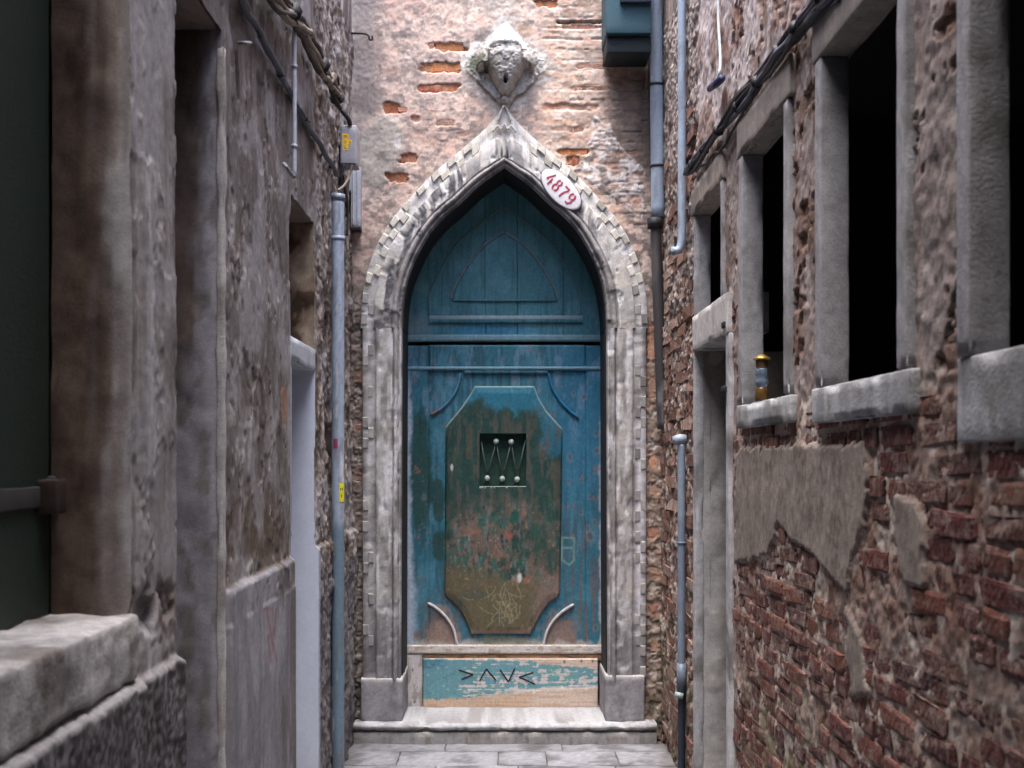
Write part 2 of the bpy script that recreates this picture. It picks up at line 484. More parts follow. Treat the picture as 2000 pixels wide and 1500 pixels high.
def colF(x, z):
    px, py = fpx(x, z)
    n1 = fb2(px / 14, py / 11, 3, 4); n2 = fb2(px / 60, py / 60, 8, 4); n3 = fb2(px / 5, py / 4, 15, 3); n4 = fb2(px / 24, py / 22, 40, 4)
    c = np.tile(S(214, 190, 182), (len(px), 1))
    c = mixc(c, S(228, 210, 202), sst(0.0, 0.5, n4))
    c = mixc(c, S(206, 168, 156), sst(0.05, 0.6, fb2(px / 35, py / 20, 60, 4)) * 0.55)
    c = mixc(c, S(152, 142, 142), sst(0.12, 0.34, n1 + 0.25 * n2 + 0.25 * n3) * 0.75)
    c = mixc(c, S(122, 112, 112), sst(0.25, 0.5, n4 + 0.4 * n3) * 0.6)
    # grey cement along the left corner
    g1 = (1 - sst(712, 752, px + 14 * n1 + 26 * n2)) * (1 - sst(300, 380, py))
    c = mixc(c, S(158, 150, 151), g1 * 0.9)
    c = mixc(c, S(176, 170, 166), (1 - sst(690, 697, px + 2 * n1)) * (1 - sst(220, 250, py)) * 0.8)
    g2 = blob(px, py, 742, 285, 42, 62, n2, 0.2, 0.4)
    c = mixc(c, S(176, 172, 168), g2 * 0.9)
    c = mixc(c, S(205, 203, 208), blob(px, py, 776, 280, 7, 20, n1, 0.4, 0.4) * 0.8)
    c = mixc(c, S(120, 117, 116), blob(px, py, 748, 305, 12, 9, n1, 0.4, 0.6) * 0.7)
    g2b = blob(px, py, 712, 195, 40, 40, n2, 0.5, 0.5)
    c = mixc(c, S(138, 130, 131), g2b * 0.8)
    # grey grime left of the arch
    lz = (1 - sst(690, 860, px + 0.45 * (py - 400))) * sst(350, 430, py)
    c = mixc(c, S(128, 117, 114), np.clip(lz * sst(-0.25, 0.3, n1 + 0.5 * n2), 0, 1) * 0.85)
    c = mixc(c, S(146, 126, 120), sst(390, 460, py) * (1 - sst(720, 760, px)) * 0.5)
    under = sst(330, 220, py) * sst(820, 880, px) * (1 - sst(930, 960, px)) * sst(200, 260, py)
    c = mixc(c, S(140, 126, 122), np.clip(under * sst(-0.2, 0.3, n1), 0, 1) * 0.6)
    # right side: worn tan brick courses
    zc = zone_courses(px, py) * sst(1030, 1070, px)
    c = mixc(c, S(206, 182, 168), zc * 0.6)
    c = mixc(c, S(206, 160, 136), zc * sst(0.2, 0.55, fb2(px / 40, py / 7, 71, 3)) * 0.6)
    c = mixc(c, S(138, 118, 108), zc * sst(0.15, 0.5, fb2(px / 30, py / 9, 75, 4)) * 0.7)
    c = mixc(c, S(226, 212, 204), zc * sst(0.25, 0.5, n1 - 0.3 * n4) * 0.6)
    # cement smeared round the carved stone
    rg = np.abs(px - 987) / 100 + np.abs(py - 128) / 104
    c = mixc(c, S(182, 176, 174), sst(1.12, 0.98, rg + 0.12 * n1 + 0.1 * n2) * 0.85)
    c = mixc(c, S(226, 224, 226), sst(1.1, 1.0, rg + 0.12 * n1) * sst(0.1, 0.4, n4) * 0.7)
    c = mixc(c, S(120, 116, 118), blob(px, py, 945, 68, 20, 14, n1, 0.3, 0.5) * 0.8)
    c = mixc(c, S(166, 134, 112), blob(px, py, 1022, 60, 16, 14, n1, 0.3, 0.5) * 0.7)
    c = mixc(c, S(184, 178, 176), blob(px, py, 975, 12, 32, 26, n1, 0.4, 0.4) * 0.7)
    # damp stain under the box and along the pipe, box shadow painted in
    ds = sst(1155, 1200, px + 14 * n1 + 18 * n2) * sst(120, 150, py) * (1 - sst(300, 380, py))
    c = mixc(c, S(104, 92, 88), ds * 0.8)
    c = mixc(c, S(84, 72, 66), sst(1236, 1262, px + 10 * n1) * sst(120, 160, py) * (1 - sst(330, 420, py)) * 0.7)
    dl = sst(1190, 1240, px + 20 * n1) * sst(330, 400, py)
    c = mixc(c, S(118, 108, 106), dl * sst(-0.3, 0.2, n1) * 0.85)
    # white salt bloom running down right of the arch
    pe = inpoly(px + 9 * n1, py + 9 * n1, [(1160, 232), (1190, 240), (1215, 290), (1260, 330), (1258, 430), (1190, 385), (1122, 342), (1150, 300)])
    c = mixc(c, S(214, 210, 214), pe * sst(-0.45, 0.25, n1 + 0.4 * n3) * 0.9)
    c = mixc(c, S(120, 114, 114), pe * sst(0.25, 0.5, n4 + 0.4 * n1) * 0.7)
    # low strips beside the jambs
    ls = (1 - sst(705, 722, px)) * sst(520, 600, py)
    c = mixc(c, S(112, 104, 100), ls * 0.85)
    c = mixc(c, S(178, 170, 164), ls * sst(0.15, 0.4, n1) * 0.7)
    c = mixc(c, S(70, 64, 62), ls * sst(0.2, 0.5, n4) * 0.7)
    rs = sst(1250, 1262, px) * sst(560, 640, py)
    c = mixc(c, S(138, 122, 112), rs * 0.85)
    c = mixc(c, S(158, 126, 108), rs * sst(0.0, 0.3, n4) * (1 - sst(800, 1000, py) * 0.5) * 0.8)
    c = mixc(c, S(196, 186, 180), rs * sst(0.15, 0.4, n1) * 0.7)
    c = mixc(c, S(96, 88, 66), rs * sst(1130, 1250, py) * sst(-0.1, 0.3, n4) * 0.7)
    c = c * (1 + 0.16 * n3)[:, None]
    bm = brick_mask(px, py, n1)
    edge = bm * (1 - bm) * 4
    c = mixc(c, S(196, 132, 100), np.clip(edge, 0, 1) * 0.5)
    c = mixc(c, S(140, 84, 58), sst(0.5, 0.9, bm) * 0.9)
    return c

ax_ = axis([-1.25, -0.86, 0.99, 1.35], 0.0062)
az_ = axis([0.0, 0.10, 4.22, 4.4], 0.0062)
ax_ = np.concatenate([[-1.25], ax_[(ax_ >= -0.86) & (ax_ <= 0.99)], [1.35]])
az_ = np.concatenate([az_[az_ <= 4.22], [4.4, 4.7, 5.0, 5.3, 5.6]])
XX, ZZ = np.meshgrid(ax_, az_)
xf, zf = XX.ravel(), ZZ.ravel()
hh = hF(xf, zf)
v = np.stack([xf, D - hh, zf], 1)
f = gfaces(len(ax_), len(az_))
fcx = xf[f].mean(1); fcz = zf[f].mean(1)
fpx_, fpy_ = fpx(fcx, fcz)
mid = [((a[0] + b[0]) / 2 + 4, (a[1] + b[1]) / 2 + 4) for a, b in zip(catmull(INNER, 40), catmull(OUTER, 40))]
mid[-1] = (CX, mid[-1][1])
poly = [(mid[0][0], 1440)] + mid + [(2 * CX - x, y) for x, y in mid[::-1]] + [(2 * CX - mid[0][0], 1440)]
keep = ~inpoly(fpx_, fpy_, poly)
fw = mk('wall', v, f[keep], M_FRONT, front, (lambda q: (q * 0.82 + q.mean(1, keepdims=True) * 0.18) * np.array([0.90, 0.865, 0.81]))(colF(xf, zf)))
BRK_COL = [(172, 110, 77), (178, 132, 112), (152, 126, 113), (116, 108, 107)]

def brick_mesh(name, L, Hh, Dp, colour, seed):
    n = (3, 1, 2)
    v, f = rbox((-L / 2, -Dp / 2, -Hh / 2), (L / 2, Dp / 2, Hh / 2), 0.09, min(L, Hh) * 0.16, 0.004, seed, 22.0)
    c = np.tile(S(*colour), (len(v), 1)) * (1 + 0.22 * fb3(v * 30 + seed, seed, 2))[:, None]
    me = bpy.data.meshes.new(name)
    me.from_pydata(v.tolist(), [], f); me.update()
    me.polygons.foreach_set('use_smooth', np.full(len(me.polygons), True, bool))
    a = me.color_attributes.new('Col', 'FLOAT_COLOR', 'POINT')
    cc = np.ones((len(v), 4), np.float32); cc[:, :3] = np.clip(c, 0.01, 0.9); a.data.foreach_set('color', cc.ravel())
    me.materials.append(M_BRICK)
    return me
def simple_brick(name, L, Hh, Dp, colour, seed, mat=None):
    """worn brick of about 50 triangles"""
    r = np.random.default_rng(seed)
    xs = [-0.5, -0.40, 0.40, 0.5]; zs = [-0.5, -0.30, 0.30, 0.5]
    vs = []; fs = []
    for zi, z in enumerate(zs):
        for xi, x in enumerate(xs):
            e = (xi in (0, 3)) + (zi in (0, 3))
            dep = [0.0, 0.06, 0.22][e]
            vs.append((x * L * (0.97 if e == 2 else 1) + r.normal(0, 0.0025), -Dp / 2 + dep * 0.03 + abs(r.normal(0, 0.003)), z * Hh * (0.93 if e == 2 else 1) + r.normal(0, 0.002)))
    for zi in range(3):
        for xi in range(3):
            a = zi * 4 + xi
            fs.append([a, a + 1, a + 5, a + 4])
    ring = [0, 1, 2, 3, 7, 11, 15, 14, 13, 12, 8, 4]
    b0 = len(vs)
    for i in ring:
        vs.append((vs[i][0], Dp / 2, vs[i][2]))
    for k in range(12):
        k2 = (k + 1) % 12
        fs.append([ring[k2], ring[k], b0 + k, b0 + k2])
    v = np.array(vs)
    c = np.tile(S(*colour), (len(v), 1)) * (1 + 0.25 * r.normal(0, 0.6, len(v)))[:, None]
    me = bpy.data.meshes.new(name); me.from_pydata(vs, [], fs); me.update()
    me.polygons.foreach_set('use_smooth', np.full(len(me.polygons), False, bool))
    a = me.color_attributes.new('Col', 'FLOAT_COLOR', 'POINT')
    cc = np.ones((len(v), 4), np.float32); cc[:, :3] = np.clip(c, 0.01, 0.9); a.data.foreach_set('color', cc.ravel())
    me.materials.append(mat or M_BRICK)
    return me
for i, (cx, cy, w, h, k) in enumerate(FB):
    x = (cx - VX) / SF; z = H + (VY - cy) / SF
    me = simple_brick('brick', w / SF * 1.12, h / SF * 1.18, 0.07, BRK_COL[k], 500 + i, M_BRICKF)
    o = bpy.data.objects.new('brick', me); link(o, fw)
    o.location = np.array((x, D + 0.035 + (0.0085, 0.004, 0.0016, 0.0015)[k] + random.uniform(-0.002, 0.003), z)) - OFF[fw.name]

# ================================================================== right building
def yR(px): return FP * XR / (px - VX)
def zat(py, y): return H + (VY - py) / FP * y
right = thing('right_building', (XR + 1.2, 3.5, 0), 'brick house along the right side with a row of dark stone-framed windows', 'building')
W_TOP, W_SILL = 2.665, 1.755
WIN = [  # near y, far y, sill z
    (yR(1765), yR(1615)), (yR(1540), yR(1458)), (1.72, yR(1910))]
W1 = (yR(1415), yR(1362)); W1_SILL = 2.205
DR = (yR(1425), yR(1362)); DR_TOP = 2.045
JW = 0.066

PATCH_A = [(1436, 882), (1500, 872), (1575, 870), (1690, 864), (1697, 960), (1690, 1035), (1672, 1075), (1660, 1160), (1640, 1140), (1585, 1078), (1548, 1055), (1522, 1018), (1500, 1085), (1470, 1095), (1436, 1100)]
PATCH_B = [(1752, 968), (1788, 975), (1808, 1020), (1808, 1148), (1768, 1140), (1752, 1060)]
PATCH_C = [(1655, 1180), (1684, 1240), (1696, 1350), (1668, 1370), (1660, 1290)]
def masksR(y, z):
    px, py = pix(XR, np.maximum(y, 0.8), z)
    n1 = fb2(y / 0.05, z / 0.045, 33, 4); n2 = fb2(y / 0.22, z / 0.2, 35, 4); n3 = fb2(y / 0.018, z / 0.018, 37, 3)
    qx, qy = px + 5 * n1 + 3 * n3, py + 6 * n1 + 3 * n3
    patch = inpoly(qx, qy, PATCH_A) | inpoly(qx, qy, PATCH_B) | inpoly(qx, qy, PATCH_C)
    lower = (y < yR(1437)) & (z < W_SILL - 0.005)
    lowm = sst(W_SILL + 0.01, W_SILL - 0.03, z) * sst(yR(1432), yR(1440), y)
    strip = sst(5.50, 5.62, y)
    return px, py, n1, n2, n3, patch & lower, lowm, strip

CH = 0.0585
def brickR(y, z):
    """running bond on the right wall; returns joint distance measure 0 on joints, 1 inside brick"""
    row_ = np.floor(z / CH); off = np.where(row_ % 2 == 0, 0, 0.125) + 0.03 * _h(row_, row_ * 0 + 3, row_ * 0, 5)
    u = ((y + off) % 0.25) / 0.25; w = (z % CH) / CH
    dj = np.minimum(np.minimum(u, 1 - u) * 0.25, np.minimum(w, 1 - w) * CH)
    return sst(0.002, 0.012, dj)

def hR(y, z):
    px, py, n1, n2, n3, patch, lowm, strip = masksR(y, z)
    plas = 0.006 * n2 + 0.003 * n1 + 0.0022 * n3
    mort = -0.0034 + 0.0024 * n1 + 0.0036 * n2 + 0.0034 * n3
    h = plas * (1 - lowm) + mort * lowm
    h = np.where(patch, 0.0075 + 0.002 * n2 + 0.0006 * n1, h)
    st = -0.004 + 0.009 * n1 + 0.008 * n2 + 0.006 * n3
    h = h * (1 - strip) + st * strip
    # piers between the windows: eroded hollows
    pier = (1 - lowm) * (1 - strip) * (y < 4.75)
    h = h - pier * 0.016 * sst(0.45, 0.55, n1 * 0.6 + n2 * 0.7 + 0.15 * n3)
    return h

def colR(y, z):
    px, py, n1, n2, n3, patch, lowm, strip = masksR(y, z)
    n4 = fb2(y / 0.09, z / 0.14, 51, 4); n5 = fb2(y / 0.5, z / 0.5, 53, 3)
    c = np.tile(S(140, 126, 123), (len(y), 1))
    c = mixc(c, S(164, 152, 149), sst(0.0, 0.5, n4))
    c = mixc(c, S(104, 76, 62), sst(0.15, 0.5, n2 + 0.4 * n1) * 0.75)
    c = mixc(c, S(126, 118, 116), sst(0.1, 0.5, n5) * 0.5)
    up = sst(2.82, 2.92, z + 0.03 * n1)
    c = mixc(c, S(196, 184, 184), up * sst(-0.5, 0.2, n4 + 0.3) * 0.85)
    c = mixc(c, S(128, 98, 86), up * sst(0.2, 0.5, n2 + 0.5 * n1) * 0.7)
    # mortar between the bricks
    m = np.tile(S(166, 152, 144), (len(y), 1))
    m = mixc(m, S(190, 180, 173), sst(0.0, 0.5, n1))
    m = mixc(m, S(122, 92, 80), sst(0.0, 0.5, n4) * 0.75)
    m = mixc(m, S(100, 66, 56), sst(0.25, 0.55, n2 + 0.6 * n3) * 0.6)
    gr = blob(px, py, 1480, 1470, 110, 110, n1, 0.6, 0.4)
    m = mixc(m, S(104, 102, 72), gr * sst(-0.2, 0.3, n2) * 0.7)
    c = mixc(c, m, lowm)
    pc = np.tile(S(134, 124, 118), (len(y), 1))
    pc = mixc(pc, S(120, 110, 105), sst(0.0, 0.5, n4))
    pc = mixc(pc, S(92, 80, 72), sst(0.35, 0.6, n1) * 0.5)
    pc = mixc(pc, S(150, 142, 137), sst(0.4, 0.8, n3 + 0.3 * n4) * 0.3)
    c = np.where(patch[:, None], pc, c)
    s = np.tile(S(130, 110, 101), (len(y), 1))
    s = mixc(s, S(176, 166, 160), sst(-0.05, 0.35, n1) * 0.85)
    s = mixc(s, S(96, 62, 50), sst(0.05, 0.4, n4) * 0.8)
    s = mixc(s, S(104, 102, 74), sst(0.9, 0.2, z) * sst(-0.1, 0.4, n2) * 0.7)
    s = mixc(s, S(150, 142, 138), sst(2.1, 2.6, z) * sst(-0.4, 0.2, n4) * 0.75)
    c = mixc(c, s, strip)
    return c * (1 + 0.18 * n3)[:, None]

holesR = [(a, b, W_SILL, W_TOP) for a, b in WIN] + [(W1[0], W1[1], W1_SILL, W_TOP), (DR[0], DR[1], -0.01, DR_TOP)]
def wall_grid(y0, y1, z0, z1, zfar, res, holes, hfun, cfun, X, sgn, name, parent, gain=0.86, mat=None):
    by = [y0, y1] + [q for h in holes for q in h[:2]]; bz = [z0, z1] + [q for h in holes for q in h[2:] if q > z0]
    ay = axis([q for q in by if y0 <= q <= y1], res); az = axis([q for q in bz if z0 <= q <= z1], res)
    ay = np.concatenate([[-6.0, -3, -1, 0.3], ay]); az = np.concatenate([az, zfar])
    YY, ZZ = np.meshgrid(ay, az); yy, zz = YY.ravel(), ZZ.ravel()
    h = hfun(yy, zz)
    v = np.stack([X + sgn * h, yy, zz], 1)
    f = gfaces(len(ay), len(az), flip=(sgn < 0))
    cy, cz = yy[f].mean(1), zz[f].mean(1)
    keep = np.ones(len(f), bool)
    for (a, b, c, d) in holes:
        keep &= ~((cy > a) & (cy < b) & (cz > c) & (cz < d))
    return mk(name, v, f[keep], mat or M_WALL, parent, cfun(yy, zz) * gain)
SIDE_TOP = [3.6, 4.2, 4.8, 5.4]
rw = wall_grid(1.4, D + 0.03, 0.0, 3.9, [4.2, 4.8, 5.4], 0.0078, holesR, hR, colR, XR, -1, 'wall', right)

# bricks showing through the mortar: the large near ones singly
BR = [simple_brick('brick', L, 0.0495, 0.08, col, 900 + i, M_BRICKD) if False else simple_brick('brick', L, 0.0495, 0.08, tuple(int(q * 0.84) for q in col), 900 + i, M_BRICKD) for i, (L, col) in enumerate(
    [(0.238, (112, 64, 56)), (0.232, (96, 56, 50)), (0.242, (122, 76, 64)), (0.230, (84, 50, 45)), (0.238, (110, 76, 68)), (0.234, (116, 68, 58)),
     (0.114, (108, 62, 54)), (0.118, (90, 54, 48)), (0.112, (124, 82, 68)), (0.236, (100, 60, 52)), (0.234, (90, 58, 54))])]
rotz = math.radians(90)
def place_brick(me, y, z, dep, sc=1.0):
    o = bpy.data.objects.new('brick', me); link(o, rw)
    o.location = np.array((XR + 0.04 - dep, y, z)) - OFF[rw.name]
    o.rotation_euler = (random.uniform(-0.02, 0.02), random.uniform(-0.02, 0.02), -rotz + random.uniform(-0.03, 0.03))
    o.scale = (sc, 1, random.uniform(0.92, 1.06))
rest = []
def visible(y, z):
    px, py = pix(XR, y, z)
    return px < 2030 and -20 < py < 1530
for r_ in range(4, 31):
    z = (r_ + 0.5) * CH
    y = 1.75 + random.uniform(0, 0.2)
    while y < yR(1437) - 0.05:
        hd = random.random() < 0.35
        L = 0.126 if hd else 0.25
        yc = y + L / 2
        if visible(yc, z) and z < W_SILL - 0.05 and not (yc < 2.36 and z > 1.62):
            px, py = pix(XR, yc, z)
            if not (inpoly(np.array([px - 8.0, px + 8.0]), np.array([py, py]), PATCH_A).all()):
                me = BR[random.choice([6, 7, 8])] if hd else BR[random.choice([0, 1, 2, 3, 4, 5, 9, 10])]
                if random.random() < 0.93:
                    place_brick(me, yc, z + random.uniform(-0.004, 0.004), random.gauss(0.0026, 0.0019))
        y += L + 0.006
# far strip beside the corner: small, joined
far_parts = []
for r_ in range(1, 57):
    z = (r_ + 0.5) * CH
    y = 5.62 + (0.125 if r_ % 2 else 0) * random.uniform(0.8, 1.2)
    while y < D - 0.1:
        L = random.choice([0.12, 0.24, 0.24])
        if random.random() < (0.8 if z < 2.3 else 0.35):
            a = np.array([XR - random.gauss(0.001, 0.0035), y, z - 0.026]); b = np.array([XR + 0.05, y + L - 0.01, z + 0.026])
            q = np.array([[a[0], a[1], a[2]], [a[0], b[1], a[2]], [a[0], b[1], b[2]], [a[0], a[1], b[2]],
                          [b[0], a[1], a[2]], [b[0], b[1], a[2]], [b[0], b[1], b[2]], [b[0], a[1], b[2]]])
            q += rng.normal(0, 0.0035, q.shape)
            fc = [[0, 3, 2, 1], [0, 4, 7, 3], [1, 2, 6, 5], [0, 1, 5, 4], [3, 7, 6, 2]]
            cc = S(*random.choice([(124, 88, 76), (138, 106, 94), (100, 70, 62), (150, 126, 115), (116, 84, 74)])) * random.uniform(0.8, 1.1)
            far_parts.append((q, fc, np.tile(cc, (8, 1))))
        y += L
v, f, c = merge(far_parts)
fo = mk('brick_courses', v, f, M_BRICKD, right, c, smooth=False); fo['kind'] = 'stuff'

# window surrounds
def frame_box(name, c0, c1, seed, parent=right, base=(142, 142, 146), dark=(94, 92, 91), amt=0.85, res=0.03, r=0.005, amp=0.0013, streak=0.25, chip=0.016):
    v, f = rbox(c0, c1, res, r, amp, seed, chip=chip)
    return mk(name, v, f, M_STONE, parent, stonecol(v, seed, base, dark, amt, streak))
XO = XR - 0.017; XI = XR + 0.062
for i, (a, b) in enumerate(WIN):
    frame_box('window_jamb', (XO, b, W_SILL), (XI, b + JW, W_TOP), 11 + i)
    frame_box('window_jamb', (XO, a - JW, W_SILL + 0.002), (XI, a, W_TOP), 21 + i)
    frame_box('window_lintel', (XO - 0.003, a - JW - 0.03, W_TOP + 0.001), (XI + 0.01, b + JW + 0.02, W_TOP + 0.125), 31 + i, base=(132, 125, 120), dark=(96, 88, 82))
    hs_ = [0.098, 0.085, 0.165][i]
    frame_box('window_sill', (XO - (0.005 if i != 2 else -0.006), a - JW - (0.035 if i != 2 else 0.02), W_SILL - hs_), (XI + 0.08, b + JW + 0.012, W_SILL - 0.002), 41 + i, base=(160, 162, 166), dark=(106, 104, 101), streak=0.45, chip=0.03)
frame_box('window_jamb', (XO, W1[0] - 0.05, W1_SILL), (XI, W1[0], W_TOP), 61)
frame_box('window_jamb', (XO + 0.004, W1[1], W1_SILL), (XI, W1[1] + 0.03, W_TOP), 62)
frame_box('window_lintel', (XO - 0.003, W1[0] - 0.06, W_TOP + 0.001), (XI + 0.01, W1[1] + 0.05, W_TOP + 0.12), 63, base=(140, 130, 122))
# doorway
frame_box('door_lintel', (XO - 0.004, DR[0] - 0.06, DR_TOP), (XI + 0.08, DR[1] + 0.01, W1_SILL - 0.002), 64, base=(176, 172, 172), streak=0.3)
frame_box('door_jamb', (XO + 0.004, DR[1] - 0.002, 0.0), (XR + 0.03, DR[1] + 0.045, DR_TOP - 0.002), 66, base=(158, 158, 162))
frame_box('door_jamb', (XO + 0.002, DR[0] - 0.075, 0.0), (XI, DR[0], DR_TOP - 0.002), 65, base=(170, 170, 174))
def reveal(name, X, dirx, y, z0, z1, dep, hwall, cfun, parent, sgn, amp=0.006, res=0.012, nseed=0, mat=None):
    aa = axis([0, dep], res); az = axis([z0, z1], res)
    A, Z = np.meshgrid(aa, az); A, Z = A.ravel(), Z.ravel()
    n = fb2(A / 0.08, Z / 0.12, 200 + nseed, 4)
    edge = np.exp(-A / 0.03)
    x = X + dirx * A + sgn * hwall(np.full(A.shape, y), Z) * edge
    yy = y - amp * n * (1 - edge)
    return mk(name, np.stack([x, yy, Z], 1), gfaces(len(aa), len(az), flip=(dirx < 0)), mat or M_LEFT, parent, cfun(A, Z, n) * (1.0 if mat else 0.9))
def col_rev_r(A, Z, n):
    c = np.tile(S(168, 166, 166), (len(A), 1))
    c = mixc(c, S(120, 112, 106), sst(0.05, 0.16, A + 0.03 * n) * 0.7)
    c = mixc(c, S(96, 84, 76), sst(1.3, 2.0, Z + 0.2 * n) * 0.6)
    return mixc(c, S(190, 186, 182), sst(0.3, 0.6, n) * 0.4)
reveal('door_reveal', XR, 1, DR[1], 0.0, DR_TOP, 0.5, hR, col_rev_r, right, -1, nseed=1)
for (zz, nm) in ((2.08, 'hinge_pin'), (1.83, 'hinge_pin')):
    v, f = rbox((XR - 0.03, DR[0] - 0.03, zz - 0.012), (XR + 0.05, DR[0] + 0.02, zz + 0.012), 0.03, 0.004, 0.001, 3)
    mk('hinge_pin', v, f, M_IRON, right)
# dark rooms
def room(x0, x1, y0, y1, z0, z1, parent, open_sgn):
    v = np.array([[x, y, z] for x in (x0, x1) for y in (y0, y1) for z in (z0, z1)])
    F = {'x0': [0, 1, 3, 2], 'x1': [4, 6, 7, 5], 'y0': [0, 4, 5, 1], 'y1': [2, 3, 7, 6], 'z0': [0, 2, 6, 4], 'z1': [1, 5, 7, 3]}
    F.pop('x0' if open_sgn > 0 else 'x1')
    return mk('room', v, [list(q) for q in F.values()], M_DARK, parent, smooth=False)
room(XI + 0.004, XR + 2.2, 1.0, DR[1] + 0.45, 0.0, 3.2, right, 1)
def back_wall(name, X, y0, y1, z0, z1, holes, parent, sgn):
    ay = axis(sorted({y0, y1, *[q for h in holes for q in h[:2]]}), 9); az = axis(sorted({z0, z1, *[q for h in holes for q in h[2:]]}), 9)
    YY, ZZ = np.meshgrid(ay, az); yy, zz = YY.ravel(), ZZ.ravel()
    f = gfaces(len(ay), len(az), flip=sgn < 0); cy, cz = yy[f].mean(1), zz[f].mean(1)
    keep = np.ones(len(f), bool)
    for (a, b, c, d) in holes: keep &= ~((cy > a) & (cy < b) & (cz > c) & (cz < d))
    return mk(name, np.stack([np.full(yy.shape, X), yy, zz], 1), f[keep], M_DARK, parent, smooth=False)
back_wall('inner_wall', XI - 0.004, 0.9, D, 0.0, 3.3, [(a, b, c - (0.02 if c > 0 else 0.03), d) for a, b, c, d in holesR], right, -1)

# ================================================================== left building
def yL(px): return FP * XL / (px - VX)
left = thing('left_building', (XL - 1.2, 3.5, 0), 'grey plastered house along the left side with deep doorways and a green shutter', 'building')
LW = (1.15, yL(255), 1.205, 3.3)
D1 = (yL(345), yL(431), -0.01, zat(58, yL(431)))
D2 = (yL(568), yL(613), -0.01, zat(703, yL(568)))
NI = (yL(568), yL(613), zat(655, yL(568)), zat(378, yL(568)))
LEDGE1 = 1.065; LEDGE2 = zat(1150, yL(440))
def mL(y, z):
    px, py = pix(XL, np.maximum(y, 0.8), z)
    n1 = fb2(y / 0.05, z / 0.06, 133, 4); n2 = fb2(y / 0.2, z / 0.35, 135, 4); n3 = fb2(y / 0.016, z / 0.016, 137, 3)
    return px, py, n1, n2, n3
def hL(y, z):
    px, py, n1, n2, n3 = mL(y, z)
    h = 0.004 * n2 + 0.0007 * n1 + 0.0005 * n3
    pier = sst(yL(262), yL(275), y) * (1 - sst(yL(335), yL(345), y))
    h = h + pier * (0.006 * sst(0.1, 0.2, n2 + 0.2 * n1 + 0.12 * n3) + 0.0006 * np.clip(n1, -1, 1) + 0.0008 * n3 - 0.012 * np.exp(-((px - 268 - 6 * n2) / 7) ** 2))
    # rough plaster skin breaking off
    br = sst(yL(436), yL(440), y) * (1 - sst(4.6, 4.8, y)) * sst(LEDGE2, LEDGE2 + 0.05, z) * (1 - sst(3.0, 3.2, z))
    sc = sst(0.2, 0.27, fb2(y / 0.12, z / 0.25, 161, 4))
    h = h - br * sc * 0.0045 + br * 0.0006 * n1
    far = sst(5.37, 5.42, y)
    h = h + far * sst(5.40, 5.47, y) * (0.008 * n1 + 0.008 * n2 + 0.004 * n3 - 0.004)
    dz = sst(0.05, 0.015, np.maximum(np.abs(y - (D2[0] + D2[1]) / 2) - (D2[1] - D2[0]) / 2, z - D2[3])) * (z < NI[2])
    h = h * (1 - dz) + 0.004 * dz
    cr = np.exp(-((px - (458 + 0.055 * py + 3 * n2)) / (1.0 + 3.2 * sst(190, 0, py))) ** 2) * (py < 195)
    h = h - 0.035 * cr
    led = sst(LEDGE2 + 0.004, LEDGE2 - 0.012, z + 0.004 * n1) * sst(yL(434), yL(440), y) * (1 - sst(yL(566), yL(569), y) * (1 - far))
    h = h + 0.022 * led
    led1 = sst(LEDGE1 + 0.006, LEDGE1 - 0.014, z + 0.006 * n1) * (1 - sst(yL(343), yL(346), y))
    h = h + 0.028 * led1 + led1 * 0.0012 * n3
    ck = np.abs(fb2(y / 0.16, z / 0.5, 181, 3)) + 0.25 * np.clip(-n2, 0, 1)
    pq_ = 1 - 0.7 * pier
    h = h * (1 - 0.5 * pier)
    h = h - 0.005 * sst(0.03, 0.0, ck) * (z > LEDGE1) * pq_
    fl = sst(0.0, 0.03, fb2(y / 0.14, z / 0.22, 185, 4) - 0.28)
    h = h - 0.004 * fl * (z > LEDGE1) * pq_
    # bulging broken plaster at the lower end of the pier
    bl = blob(px, py, 300, 1190, 45, 55, n1, 0.5, 0.5)
    h = h - 0.03 * bl * sst(-0.2, 0.3, n1)
    return h
